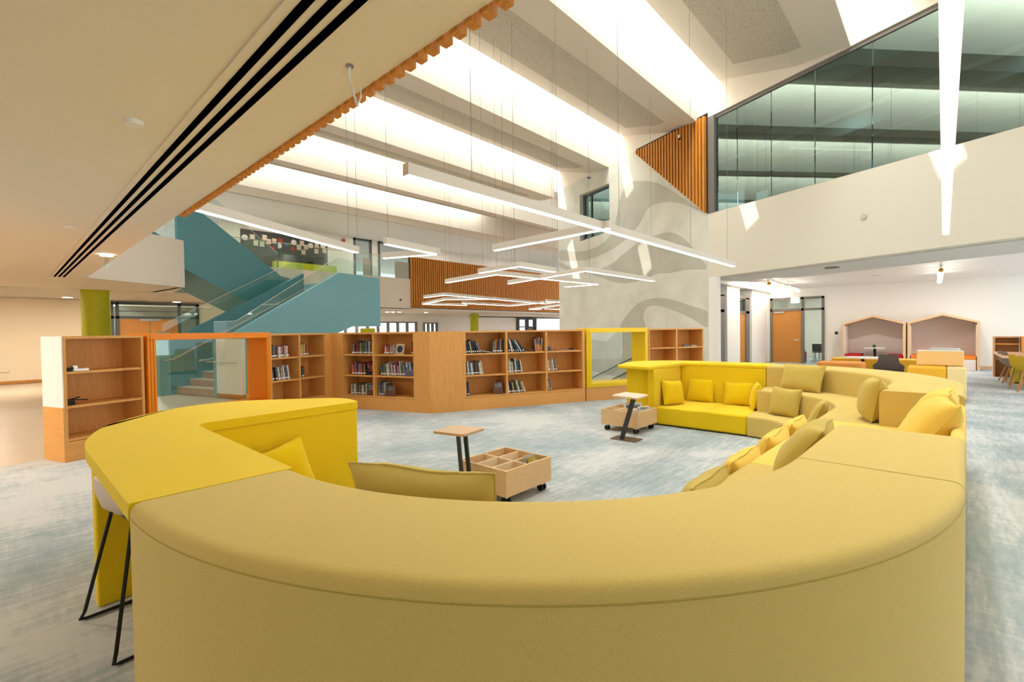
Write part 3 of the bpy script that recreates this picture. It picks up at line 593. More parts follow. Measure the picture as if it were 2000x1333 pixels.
module('corner_sofa', 'curved olive sofa at the far right corner of the island', arc(C2, -90-SK+.15, -.15), 'fabric_olive', (RI, RO), group=G_)
# yellow bar-backed sofas: slab counter on a thin back, panel legs, one low seat
def fillet(poly, rads, n=8):
    out = []; m_ = len(poly)
    for i, p in enumerate(poly):
        r = rads[i]
        if not r: out.append(tuple(p)); continue
        p = Vector(p); a = (Vector(poly[i-1])-p).normalized(); b = (Vector(poly[(i+1) % m_])-p).normalized(); r_ = r
        for k in range(n+1):
            t_ = k/n; q0 = p+a*r_; q1 = p+b*r_; out.append(tuple((1-t_)**2*q0+2*t_*(1-t_)*p+t_*t_*q1))
    return out
def slab(poly, z0, z1):
    return MB().prism(poly, z0, z1)
t = thing('counter_sofa', 'bright yellow sofa with wide bar counter top at the left foreground', 'sofa', (1.2, 3.2, 0), G_)
near = fillet([(.91, 2.224), (.92, 3.86), (2.2, 3.92), (2.26, 4.28), (1.34, 5.06), (.62, 4.58), (.31, 3.9), (.31, 2.224)], [0, .10, .03, .22, .5, .4, .5, 0])
obj('counter_top', slab(near, .915, ZT), 'fabric_yellow', t, bevel=.028, seg=4)
obj('back_panel', MB().box(.79, .91, 2.226, 3.86, .02, .915), 'fabric_yellow', t, bevel=.012)
obj('arm_panel', MB().prism([(.80, 3.865), (2.19, 3.925), (2.185, 4.06), (.80, 4.0)], .02, .915), 'fabric_yellow', t, bevel=.012)
obj('support_panel', MB().prism([(.36, 3.66), (.36, 3.78), (.795, 3.84), (.795, 3.72)], .0, .915), 'fabric_yellow', t, bevel=.012)
obj('seat', MB().box(.915, C1.x-T1, 2.226, 3.85, .02, .31), 'fabric_yellow', t, bevel=.03)
t = thing('counter_sofa', 'bright yellow sofa with bar counter top at the far end of the island', 'sofa', (8.2, 3.2, 0), G_)
far = fillet([(C2.x+RI2, 2.124), (C2.x+RI2, 3.5), (7.2, 3.56), (7.28, 4.2), (8.3, 4.5), (9.02, 3.9), (C2.x+RO2, 2.124)], [0, .12, .03, .05, .4, .5, 0])
obj('counter_top', slab(far, .925, .985), 'fabric_yellow', t, bevel=.026, seg=4)
obj('back_panel', MB().box(C2.x+RI2, C2.x+RI2+.13, 2.126, 3.53, .02, .925), 'fabric_yellow', t, bevel=.012)
obj('arm_panel', MB().box(7.34, C2.x+RI2+.13, 3.535, 3.66, .02, .925), 'fabric_yellow', t, bevel=.012)
obj('support_panel', MB().box(7.40, 7.52, 3.665, 4.08, 0, .925), 'fabric_yellow', t, bevel=.012)
obj('seat', MB().box(C2.x+T1, C2.x+RI2-.002, 2.126, 3.53, .02, .31), 'fabric_yellow', t, bevel=.03)
# ---------------------------------------------------------------- cushions
def cushion(p, w_, h_, th, face, lean, col, label, roll=0, seed=0, group='loose cushions on the sofa island', zipper=False):
    """p: middle of the foot of the cushion; face: plan angle its front looks to; lean: tilt backwards"""
    rn = random.Random(seed); N_ = 18; b = MB()
    M_ = Matrix.Translation(p) @ Matrix.Rotation(R(face+90), 4, 'Z') @ Matrix.Rotation(R(-lean), 4, 'X') @ Matrix.Rotation(R(roll), 4, 'Y') @ Matrix.Translation((0, 0, h_/2))
    ph = [rn.uniform(0, 6.28) for _ in range(6)]
    def P(i, j, sgn):
        a = -1+2*i/N_; c = -1+2*j/N_
        a = math.sin(a*math.pi/2)*.5+a*.5; c = math.sin(c*math.pi/2)*.5+c*.5
        x = a*w_/2*(1-.045*(1-c*c)*abs(a)); z = c*h_/2*(1-.055*(1-a*a)*abs(c))
        bulge = max(0, (1-abs(a)**3.2)*(1-abs(c)**3.2))**.55
        wr = .007*math.sin(9*a+ph[0]+3*c)*math.sin(6*c+ph[1])*bulge+.010*math.sin(14*(a+c)+ph[2])*(1-bulge)*bulge*2
        z -= .010*h_*(1+math.sin(4*a+ph[3]))*(c > .6)*(c-.6)*2
        return M_ @ Vector((x, sgn*(th/2*bulge+wr*sgn*.6)+.005*math.sin(5*a+ph[4])*(abs(c) > .8), z))
    for sgn in (-1, 1):
        vs_ = [P(i, j, sgn) for j in range(N_+1) for i in range(N_+1)]
        b.raw(vs_, [(j*(N_+1)+i, j*(N_+1)+i+1, (j+1)*(N_+1)+i+1, (j+1)*(N_+1)+i) for j in range(N_) for i in range(N_)])
    o = obj('cushion', b, 'cushion_'+col, off=p, smooth=True); tag(o, label, 'cushion', group)
    ring = [P(i, 0, 1) for i in range(N_)]+[P(N_, j, 1) for j in range(N_)]+[P(i, N_, 1) for i in range(N_, 0, -1)]+[P(0, j, 1) for j in range(N_, 0, -1)]
    obj('piping', MB().tube(ring, .004, 6, True), 'cushion_'+col, o, smooth=True)
    if zipper: obj('zip', MB().tube([P(i, N_, 1)+Vector((0, 0, .003)) for i in range(5, 14)], .003, 6), 'fabric_seam_'+col, o)
    return o
V3 = lambda x, y, z: Vector((x, y, z))
zb_ = .312
def foot(px, py, z, x=None, y=None, h=None): q = at(px, py, x, y, h); return V3(q.x, q.y, z)
cushion(V3(7.72, 3.36, zb_), .44, .42, .17, -112, 14, 'yellow', 'bright yellow cushion leaning in the arm corner of the far yellow sofa', seed=1, roll=4)
cushion(foot(1366, 780, zb_, x=8.32), .46, .42, .15, 180, 16, 'yellow', 'square yellow cushion on the far yellow sofa, just right of its inner corner', seed=2)
cushion(foot(1443, 785, zb_, x=8.30), .48, .40, .15, 182, 18, 'yellow', 'wide yellow cushion against the far yellow back, nearer the olive curve', seed=3, roll=-3)
cushion(V3(8.1, 2.24, zb_), .45, .42, .15, 108, 12, 'yellow', 'yellow cushion seen edge-on where the yellow seat meets the olive curve', seed=4)
cushion(V3(8.10, 1.60, .642), .64, .42, .17, 156, 20, 'olive', 'wide olive cushion on the upper tier of the far olive curve', seed=5)
cushion(V3(7.66, 1.72, zb_), .42, .42, .15, 165, 14, 'olive', 'square olive cushion on the lower tier below the wide olive one', seed=6, roll=3)
cushion(foot(1580, 812, zb_, y=1.20), .45, .44, .14, 95, 22, 'olive', 'olive cushion peeping above the ochre edge below the far olive curve', seed=7)
cushion(V3(6.0, .57, .642), .42, .44, .22, 104, 10, 'olive', 'plump olive cushion beside the square end of the far olive block', seed=8)
cushion(V3(4.62, .22, .642), .62, .50, .24, 97, 34, 'ochre', 'large plump ochre cushion in front, against the low ochre back', seed=9, zipper=True)
cushion(V3(5.22, .21, .642), .62, .50, .24, 88, 32, 'ochre', 'large ochre cushion behind the front one at the low ochre back', seed=10, zipper=True)
for px, py, lb, sd, cl in ((1545, 835, 'ochre cushion farthest in the row below the ochre bench edge', 11, 'ochre'), (1505, 858, 'ochre cushion second from the far end of the row below the ochre bench', 12, 'ochre'), (1440, 893, 'ochre cushion second from the near end of the row below the ochre bench', 13, 'ochre'), (1368, 930, 'dull olive cushion nearest in the row below the ochre bench', 14, 'olive')):
    q = at(px, py, y=1.12); cushion(V3(q.x, 1.18, zb_), .64, .40, .2, 91, 18, cl, lb, seed=sd, zipper=True)
cushion(V3(3.56, .80, .642), .58, .42, .2, 94, 38, 'olive', 'olive cushion with zip standing beside the near straight olive block', seed=15, zipper=True)
a_ = math.atan2(1.18-2.22, 1.28-2.53)
q = at(815, 945, z=.98); d_ = Vector((q.x-C1.x, q.y-C1.y)).normalized(); fa = math.degrees(math.atan2(-d_.y, -d_.x))
cushion(V3(C1.x+d_.x*1.46, C1.y+d_.y*1.46, .642), .68, .42, .2, fa, 16, 'olive', 'long olive cushion with its top rising above the foreground curve', seed=16, zipper=True)
cushion(V3(1.5, 3.70, zb_), .46, .44, .16, -88, 14, 'yellow', 'yellow cushion behind the near yellow counter', seed=17, roll=-12)
# ---------------------------------------------------------------- laptop tables, book trolleys, stool
def laptop_table(label, top, ztop, base, legs, tm):
    c = sum((Vector(p) for p in base), Vector((0, 0)))/len(base)
    t = thing('laptop_table', label, 'side table', (c.x, c.y, 0), 'laptop side tables')
    obj('table_top', MB().prism(fillet(top, [.04]*4, 4), ztop-.024, ztop), tm, t, bevel=.003, seg=2)
    obj('base', MB().prism(base, 0, .012), 'base_metal', t, bevel=.003, seg=2)
    for a, b in legs: obj('leg', MB().bar(a, b, .022, .036 if len(legs) > 1 else .065), 'graphite_metal', t)
tc_ = at(893, 838, z=.66); ux = Vector((.45, .89)).normalized()
laptop_table('tilted laptop side table with pale brown top, nearer, by open book trolley', [(2.74, 3.55), (2.82, 3.2), (3.16, 3.26), (3.06, 3.6)], .67, [(2.76, 3.10), (3.03, 3.12), (3.02, 3.40), (2.75, 3.38)],
    [((2.86, 3.315, .648), (2.865, 3.25, .012)), ((2.935, 3.30, .648), (2.945, 3.235, .012))], 'table_wood')
laptop_table('laptop side table with one dark leaning leg and pale top, farther, by yellow sofa', [(6.02, 3.56), (5.95, 3.12), (6.38, 3.16), (6.44, 3.58)], .65, [(6.02, 3.60), (6.03, 3.2), (6.28, 3.21), (6.27, 3.61)],
    [((6.2, 3.30, .628), (6.08, 3.44, .012))], 'plastic_pale')
def trolley(label, x0, y0, wx, wy, nx, ny):
    t = thing('book_trolley', label, 'trolley', (x0+wx/2, y0+wy/2, 0), 'low wooden book trolleys'); z0, z1, e = .095, .335, .018
    for a in ((x0, x0+wx, y0, y0+e), (x0, x0+wx, y0+wy-e, y0+wy)): obj('side_panel', MB().box(*a, z0, z1), 'birch', t)
    for a in ((x0, x0+e, y0+e, y0+wy-e), (x0+wx-e, x0+wx, y0+e, y0+wy-e)): obj('end_panel', MB().box(*a, z0, z1), 'birch', t)
    obj('bottom', MB().box(x0+e, x0+wx-e, y0+e, y0+wy-e, z0, z0+.012), 'birch', t)
    for k in range(1, nx): x = x0+wx*k/nx; obj('divider', MB().box(x-.006, x+.006, y0+e, y0+wy-e, z0+.012, z1-.008), 'birch_edge', t)
    for k in range(1, ny): y = y0+wy*k/ny; obj('divider', MB().box(x0+e, x0+wx-e, y-.006, y+.006, z0+.012, z1-.008), 'birch_edge', t)
    for cx in (x0+.07, x0+wx-.07):
        for cy in (y0+.07, y0+wy-.07):
            c_ = obj('caster', MB().box(cx-.025, cx+.025, cy-.02, cy+.02, .06, z0), 'steel', t)
            for s_ in (-1, 1): obj('wheel', MB().tube([(cx+.012*s_, cy, .036), (cx+.032*s_, cy, .036)], .036, 18), 'rubber', c_)
trolley('low birch book trolley with six compartments, nearer, by the brown-topped laptop table', 3.06, 2.9, .66, .63, 2, 3)
trolley('low birch book trolley holding white leaflets beside the far yellow sofa', 6.5, 3.4, .64, .64, 2, 3)
def leaflet(name, x, y, z, w_, h_, rz, tilt, col, lb, cat='book', th=.008):
    M_ = Matrix.Translation((x, y, z)) @ Matrix.Rotation(R(rz), 4, 'Z') @ Matrix.Rotation(R(tilt), 4, 'X'); b = MB(M_).box(-w_/2, w_/2, 0, th, 0, h_); b.cur = 1
    b.box(-w_*.4, w_*.4, -.001, 0, h_*.55, h_*.85); tag(obj(name, b, ['cover_'+col, 'cover_grey' if col != 'yellow' else 'cover_white'], off=(x, y, z)), lb, cat)
leaflet('book', 3.56, 2.95, .11, .17, .245, 8, -12, 'yellow', 'yellow picture book standing in the nearer trolley', th=.012)
leaflet('book', 3.56, 2.99, .11, .16, .24, 4, -12, 'cream', 'cream book standing behind the yellow one in the nearer trolley')
leaflet('book', 3.58, 3.03, .11, .17, .25, 6, -10, 'white', 'white book at the back of the pair in the nearer trolley')
leaflet('book', 6.98, 3.72, .11, .3, .30, -40, -8, 'white', 'large white leaflet standing tallest in the far trolley')
leaflet('book', 6.86, 3.50, .25, .3, .2, -50, -70, 'white', 'white leaflet lying open across the far trolley', th=.01)
leaflet('book', 6.93, 3.44, .27, .2, .18, -30, -60, 'cream', 'cream leaflet resting on the near corner of the far trolley', th=.01)
leaflet('book', 6.7, 3.45, .11, .16, .245, -48, -14, 'white', 'small white leaflet in the compartment nearest the far laptop table', th=.01)
# stool under the counter
cx, cy = .56, 3.28
t = thing('bar_stool', 'bar stool with pale plastic shell and black sled legs tucked under the yellow counter', 'stool', (cx, cy, 0))
sh = MB(); rows_ = []
for r_ in [(-.24, .87, .17), (-.235, .80, .185), (-.21, .71, .20), (-.17, .665, .205), (-.08, .645, .205), (.05, .645, .2), (.17, .655, .19), (.21, .64, .18)]:
    rows_.append((r_[0]+.01, r_[1], r_[2]))
N_ = 10
def shell(o_):
    out = []
    for x, z, hw in rows_:
        for k in range(N_+1):
            a = -1+2*k/N_; c_ = a*a
            out.append((cx+x+(.05*c_ if x < -.15 else 0), cy+a*hw, z+o_+(.04*c_ if x > -.2 else -.05*c_)))
    return out
up_, lo_ = shell(0), shell(-.012); nr = len(rows_)
fs = [(j*(N_+1)+k, j*(N_+1)+k+1, (j+1)*(N_+1)+k+1, (j+1)*(N_+1)+k) for j in range(nr-1) for k in range(N_)]
lo_ = [(x-(.010 if j < (N_+1)*3 else 0), y, z) for j, (x, y, z) in enumerate(lo_)]
sh.raw(up_, fs); sh.raw(lo_, [f[::-1] for f in fs])
ring = [k for k in range(N_+1)]+[(j+1)*(N_+1)+N_ for j in range(nr-1)]+[(nr-1)*(N_+1)+N_-1-k for k in range(N_)]+[(nr-2-j)*(N_+1) for j in range(nr-2)]
sh.raw(up_+lo_, [(ring[i], ring[(i+1) % len(ring)], ring[(i+1) % len(ring)]+len(up_), ring[i]+len(up_)) for i in range(len(ring))])
obj('seat_shell', sh, 'plastic_pale', t, smooth=True)
for s_ in (-1, 1):
    y0 = cy+s_*.17; y1 = cy+s_*.31
    obj('leg_frame', MB().tube([(cx-.13, y0, .645), (cx-.24, y1-.02*s_, .06), (cx-.255, y1, .018), (cx-.23, y1, .012), (cx+.2, y1, .012), (cx+.225, y1, .018), (cx+.21, y1-.02*s_, .06), (cx+.12, y0, .645)], .0095, 8), 'black_metal', t, smooth=True)
obj('under_frame', MB().tube([(cx-.13, cy-.17, .64), (cx-.13, cy+.17, .64)], .009, 8).tube([(cx+.12, cy-.17, .64), (cx+.12, cy+.17, .64)], .009, 8), 'black_metal', t)
t.rotation_euler.z = R(6)
obj('footrest', MB().tube([(cx+.19, cy-.27, .22), (cx+.19, cy+.27, .22)], .009, 8), 'black_metal', t)

# ---------------------------------------------------------------- suspended linear lights
def roof_z(v):
    for A in BEAM:
        if A <= v <= A+1.27: return 8.2+.2*(v-A)/1.27
        if A+1.27 < v <= A+3.45: return 8.4+.77*(v-A-1.27)/2.18
    return ROOF-.1
def pendant(pts, z, label, cords, wd=.085, ht=.105, ztop=None):
    """pts: plan points of the lower edge, at height z"""
    q = [Vector((p[0], p[1], z)) for p in pts]
    t = thing('pendant_light', label, 'pendant light', q[0], 'suspended white linear lights')
    for i, (a, b) in enumerate(zip(q, q[1:])):
        d = (b-a).normalized()
        hs = obj('housing', MB().bar(a+Vector((0, 0, ht/2))-d*(wd/2 if i else 0), b+Vector((0, 0, ht/2))+d*wd/2*(i < len(q)-2), wd, ht), 'alu_white', t)
        obj('diffuser', MB().bar(a+Vector((0, 0, -.004))+d*.015, b+Vector((0, 0, -.004))-d*.015, wd-.018, .008), 'led', hs)
    for p in cords:
        obj('cord', MB().tube([(p[0], p[1], z+ht), (p[0], p[1], ztop or roof_z(p[1]))], .0035 if len(p) < 3 else p[2], 5), 'wire', t)
def gl(pxs, z=3.0): return [tuple(at(a, b, z=z).to_2d()) for a, b in pxs]
def mids(a, b, fr): return [(a[0]+(b[0]-a[0])*f_, a[1]+(b[1]-a[1])*f_) for f_ in fr]
A_ = gl([(790, 343), (1435, 521)]); v_ = (A_[0][1]+A_[1][1])/2; A_ = [(A_[0][0], v_), (A_[1][0], v_)]
pendant(A_, 3.0, 'longest white linear light crossing the middle of the atrium', mids(*A_, (.09, .42, .72, .95)))
B_ = gl([(965, 490), (1192, 446)]); pendant(B_, 3.0, 'single white linear light meeting the longest one at an angle, before the concrete wall', mids(*B_, (.1, .6)))
L_ = gl([(374, 409), (698, 494)]); d_ = (L_[0][0]-L_[1][0]); pendant([(1.53, L_[0][1]), L_[1]], 3.0, 'white linear light in front of the blue stair flight', [L_[1]]+mids(*L_, (.92,)))
Q = gl([(752, 477), (853, 497), (748, 505)]); pendant(Q, 3.0, 'hook-shaped white linear light to the right of the stair landing', mids(Q[0], Q[1], (.05,)))
Q = gl([(936, 534), (1014, 521), (1084, 532)]); pendant(Q, 3.0, 'short white V-shaped light topmost in the far cluster before the concrete wall', mids(Q[0], Q[1], (.1, .9))+[Q[2]])
Q = gl([(871, 553), (970, 537), (1168, 556), (1103, 561)]); pendant(Q, 3.0, 'three-armed white linear light passing under the short V-shaped one', mids(Q[1], Q[2], (.0, .5, .9))+[Q[0]])
Q = gl([(993, 555), (1143, 530), (1278, 550)]); pendant(Q, 3.0, 'wide white V-shaped light in front of the concrete wall', mids(Q[0], Q[1], (.1,))+mids(Q[1], Q[2], (.05, .95)))
Q = gl([(828, 582), (869, 577), (1064, 594), (1092, 590)]); pendant(Q, 3.0, 'long angled white light highest in the distant cluster on the slatted wall', mids(Q[1], Q[2], (.05, .6)))
Q = gl([(968, 585), (869, 586), (826, 595), (912, 597)]); pendant(Q, 3.0, 'arrow-shaped white light at the left end of the distant cluster', mids(Q[0], Q[1], (.1, .9)))
Q = gl([(903, 593), (998, 598), (1062, 592)]); pendant(Q, 3.0, 'shallow V-shaped white light in the middle of the distant cluster', [Q[0]]+mids(Q[0], Q[1], (.5, .9)))
Q = gl([(1067, 589), (1092, 591)]); pendant(Q, 3.0, 'short white light at the right end of the distant cluster, upper', [Q[0]])
Q = gl([(1058, 604.5), (1034, 605), (1092, 597)]); pendant(Q, 3.0, 'folded white light lowest right in the distant cluster', [Q[1]])
Q = gl([(1064, 604), (1092, 605)]); pendant(Q, 3.0, 'short white light at the lower right of the distant cluster', [Q[1]])
v_ = -.02; e0 = at(1829, 460, z=3.0).x; pendant([(2.2, v_), (e0, v_)], 3.0, 'long white linear light overhead at the right, before the cream parapet', [(e0-1.2, v_+.01, .006), (5, v_), (e0-.05, v_)], ztop=8.1)

# ---------------------------------------------------------------- blue staircase
FS = frame(3.8, 13.86, 15)
def sprism(poly, o0, o1): return MB(FS).prism([(p[0], p[1]) for p in poly], o0, o1, 'y')
t = thing('staircase', 'blue staircase with glass balustrades turning at a landing behind the bookcases', 'staircase', FS @ Vector((3, 1, 0)))
near_ = [(0, 0), (1.3, 0), (4.0, 1.62), (4.68, 1.85), (6.02, 1.85), (6.02, 3.62), (4.12, 3.64), (0, 1.39)]
obj('outer_stringer', sprism(near_, 0, .14), 'teal_light', t)
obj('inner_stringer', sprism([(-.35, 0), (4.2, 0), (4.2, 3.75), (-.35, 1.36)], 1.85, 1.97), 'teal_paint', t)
obj('end_pillar', MB(FS).box(-.42, -.16, 1.83, 2.0, 0, 1.7), 'teal_light', t)
ST, SR = .335, .183
for k in range(12):
    st_ = obj('step', sprism([(k*ST, 0 if k < 4 else k*SR-.35), (k*ST, (k+1)*SR), ((k+1)*ST, (k+1)*SR), ((k+1)*ST, 0 if k < 4 else (k+1)*SR-.35)], .14, 1.85), 'step_stone', t)
    obj('tread', MB(FS).box(k*ST-.015, (k+1)*ST+.004, .141, 1.849, (k+1)*SR, (k+1)*SR+.012), 'step_top', st_)
obj('landing', MB(FS).box(4.02, 6.0, .14, 4.2, 1.86, 2.21), 'teal_light', t)
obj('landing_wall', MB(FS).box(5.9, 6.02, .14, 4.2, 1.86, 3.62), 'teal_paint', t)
ST2 = .335
for k in range(11):
    s_ = 4.0-k*ST2
    st_ = obj('step', sprism([(s_, 2.21+k*SR-.25), (s_, 2.21+(k+1)*SR), (s_-ST2, 2.21+(k+1)*SR), (s_-ST2, 2.21+(k+1)*SR-.25)], 2.32, 4.1), 'step_stone', t)
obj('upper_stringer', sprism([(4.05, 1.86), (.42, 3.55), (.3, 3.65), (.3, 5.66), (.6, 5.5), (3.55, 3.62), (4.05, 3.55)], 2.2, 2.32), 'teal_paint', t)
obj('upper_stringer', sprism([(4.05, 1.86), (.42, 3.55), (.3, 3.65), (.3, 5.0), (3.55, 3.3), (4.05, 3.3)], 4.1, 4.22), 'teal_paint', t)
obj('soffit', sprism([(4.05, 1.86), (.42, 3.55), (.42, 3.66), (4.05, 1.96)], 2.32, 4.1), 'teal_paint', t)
for nm, pts, o_ in (('balustrade', [(.0, 1.45), (0, 1.95), (.6, 1.98), (4.1, 4.16), (4.9, 4.12), (6.0, 4.05), (6.0, 3.62), (4.12, 3.64)], .07), ('balustrade', [(-.3, 1.40), (-.3, 1.9), (3.7, 4.05), (4.2, 4.1), (4.2, 3.75)], 1.91), ('balustrade', [(3.5, 3.62), (.6, 5.5), (.6, 6.3), (3.5, 4.4)], 2.26)):
    obj(nm, sprism(pts, o_-.006, o_+.006), 'balustrade_glass', t)
    top_ = [p for p in pts[1:(5 if nm and o_ == .07 else 3)]] if o_ != 2.26 else pts[2:]
    obj('glass_edge', MB(FS).tube([(p[0], o_, p[1]) for p in top_], .006, 6), 'alu_white', t)
obj('handrail', MB(FS).tube([(-.35, 1.78, .93), (-.1, 1.78, .96), (4.1, 1.78, 3.16), (4.35, 1.78, 3.16)], .022, 8), 'steel', t)
obj('handrail', MB(FS).tube([(-.3, .22, .96), (0, .22, .98), (4.1, .22, 3.2), (4.3, .22, 3.2)], .022, 8), 'steel', t)
t = thing('stair_end_wall', 'low white panel wall with handrail at the stair foot, seen through the orange frame', 'wall panel', FS @ Vector((.05, -.5, 0)))
obj('panel', MB(FS).box(0, .1, -1.05, -.002, .1, 1.5), 'white_paint', t); obj('skirting', MB(FS).box(-.012, .11, -1.05, -.002, 0, .1), 'door_wood', t)
obj('rail', MB(FS).tube([(-.1, -1.05, .92), (-.1, .25, .92)], .02, 8), 'steel', t)
obj('bracket', MB(FS).tube([(0, -.35, .84), (-.1, -.35, .84), (-.1, -.35, .91)], .012, 6), 'steel', t)
# bridge parapet by the stair and its glass
PB = [(1.45, 14.8), (3.66, 16.1)]
struct('wall_bridge', MB().prism([(1.462, 14.778), (3.67, 16.078), (3.55, 16.3), (1.35, 15.0)], ZS-.01, 4.33).prism([(3.67, 16.078), (3.55, 16.3), (3.3, 18.5), (3.45, 18.5)], ZS, 4.33), 'cream_paint', 'pale slanted bridge parapet beside the blue stair')
t = thing('glass_balustrade', 'green-tinted glass balustrade on the pale bridge parapet', 'balustrade', (2.5, 15.5, 4.33))
a, c = Vector((1.5, 14.9)), Vector((3.6, 16.14))
obj('pane', MB().prism([a, c, (c.x-.006, c.y+.01), (a.x-.006, a.y+.01)], 4.34, 5.7), 'balustrade_glass', t)
obj('post', MB().box(3.58, 3.62, 16.12, 16.16, 4.33, 5.7), 'sign_white', t)
# ---------------------------------------------------------------- far gallery
struct('wall_gallery_parapet', MB().box(4, 17.8, 25, 25.2, 3.1, 5.0), 'cream_paint', 'cream gallery parapet beyond the stairs')
struct('floor_far_gallery', MB().box(4, 46, 25.2, 33, 3.15, 4.2), 'white_paint')
struct('ceiling_far', MB().box(4, 46, 25, 40, 3.08, 3.14), 'white_ceiling', 'white ceiling under the far gallery')
t = thing('slat_screen', 'broad screen of vertical timber slats on the far gallery front', 'slat screen', (26, 25, 3.2))
obj('backing', MB().box(17.8, 36, 25.02, 25.1, 3.2, 6.42), 'black', t)
for k in range(100): obj('slat', MB().box(17.82+k*.178, 17.82+k*.178+.105, 24.92, 25.02, 3.2, 6.42), 'slat_wood', t)
t = thing('glass_balustrade', 'clear glass balustrade with thin rail along the far cream gallery parapet', 'balustrade', (11, 25.1, 5.0))
for k in range(6): obj('pane', MB().box(6+k*1.97, 7.94+k*1.97, 25.09, 25.1, 5.0, 6.25), 'balustrade_glass', t)
obj('rail', MB().tube([(6, 25.1, 6.3), (17.8, 25.1, 6.3)], .02, 6), 'steel', t)
YB = 30.0
wb = MB(); wb.box(8.6, 16.7, YB, YB+.2, 4.2, 8.2).box(21.4, 33.5, YB, YB+.2, 4.2, 8.2).box(18.1, 18.6, YB, YB+.2, 4.2, 8.2)
struct('wall_back_gallery', wb, 'cream_paint', 'beige back wall of the far gallery')
for x0, x1, lb in ((16.7, 18.1, 'tall gallery window left of the pair above the stair landing'), (18.6, 21.4, 'wide tall gallery window right of the pair above the stair landing')):
    f_ = MB()
    for a in (x0, x1-.15): f_.box(a, a+.15, YB-.05, YB+.1, 4.2, 8.2)
    f_.box(x0, x1, YB-.05, YB+.1, 8.05, 8.2).box(x0, x1, YB-.05, YB+.1, 4.2, 4.35)
    o = thing('window_3', lb, 'window', (x0, YB, 4.2)); o['kind'] = 'structure'; obj('frame', f_, 'dark_frame', o); obj('pane', MB().box(x0+.1, x1-.1, YB+.02, YB+.03, 4.3, 8.1), 'pane_clear', o)
    obj('blind', MB().box(x0+(x1-x0)*.5, x1-.15, YB-.04, YB+.0, 4.35, 6.9), 'taupe_panel', o)
q0 = at(480, 455, y=YB-.1); q1 = at(640, 500, y=YB-.1)
bx0, bx1 = at(470, 450, y=YB-.06).x, at(640, 500, y=YB-.06).x
t = tag(obj('notice_board', MB().box(bx0, bx1, YB-.06, YB-.004, 5.1, 7.75), 'board_dark'), 'large dark grey notice board on the far gallery wall', 'notice board')
rn = random.Random(3); NOTES = [(478, 464, 'r'), (493, 463, 's'), (517, 464, 's'), (536, 471, 's'), (548, 470, 'd'), (500, 475, 's'), (512, 477, 's'), (525, 472, 's'), (545, 480, 'r'), (560, 478, 'b'), (574, 474, 'r'), (590, 475, 's'), (607, 480, 'r'), (584, 484, 's'), (598, 483, 's'), (533, 485, 'd'), (572, 486, 'd'), (593, 493, 's'), (618, 491, 's'), (634, 490, 's'), (619, 480, 's'), (631, 481, 'r')]
DSC = {'r': ('round paper plate', 'paper'), 's': ('pale square sheet', 'paper_cream'), 'd': ('red paper cut-out', 'paper_red'), 'b': ('blue paper figure', 'paper_blue')}
cnt = {}
for px, py, kd in NOTES:
    q = at(px, py, y=YB-.08); nm, mt = DSC[kd]; cnt[kd] = cnt.get(kd, 0)+1; b = MB()
    if kd == 'r': b.tube([(q.x, YB-.062, q.z), (q.x, YB-.085, q.z)], .17, 18)
    elif kd == 's': b.box(q.x-.13, q.x+.13, YB-.07, YB-.062, q.z-.15, q.z+.15)
    else: b.prism([(q.x+.17*math.cos(k*.785)*(1 if k % 2 else .65), q.z+.17*math.sin(k*.785)*(1 if k % 2 else .65)) for k in range(8)], YB-.07, YB-.062, 'y')
    o_ = obj('paper_note', b, mt); tag(o_, '%s pinned on the dark notice board, %s of its kind from the left' % (nm, ORD[min(cnt[kd]-1, 19)]), 'paper', 'notes pinned on the far notice board')
q = at(612, 514, y=YB-.5); tag(obj('screen', MB().box(q.x-.85, q.x+.85, YB-.6, YB-.52, q.z-.4, q.z+.35), 'screen_black', bevel=.02), 'black screen standing below the notice board on the far gallery', 'screen')
q = at(600, 526, y=YB-.8); tag(obj('bench', MB().box(q.x-2.0, q.x+1.8, YB-1.1, YB-.61, 4.2, q.z+.3), 'lime_paint', bevel=.03), 'long lime green bench below the dark notice board', 'bench')
q = at(542, 497, y=25.6); tag(obj('blue_pole', MB().box(q.x-.03, q.x+.03, 25.6, 25.66, 4.2, q.z+.7), 'cover_blue'), 'thin blue upright strip in front of the notice board', 'pole')
q = at(671, 470, y=YB-.05); t = thing('fire_bell', 'red fire bell high on the beige gallery wall', 'bell', q); obj('gong', MB().tube([(q.x, YB-.12, q.z), (q.x, YB-.04, q.z)], .12, 20), 'fire_red', t); obj('base', MB().box(q.x-.1, q.x+.1, YB-.04, YB, q.z-.1, q.z+.1), 'fire_red', t)
q = at(782, 586, y=25); tag(obj('parapet_sensor', MB().tube([(q.x, 24.96, q.z), (q.x, 25, q.z)], .06, 12), 'black'), 'small dark round sensor on the far cream parapet', 'sensor')
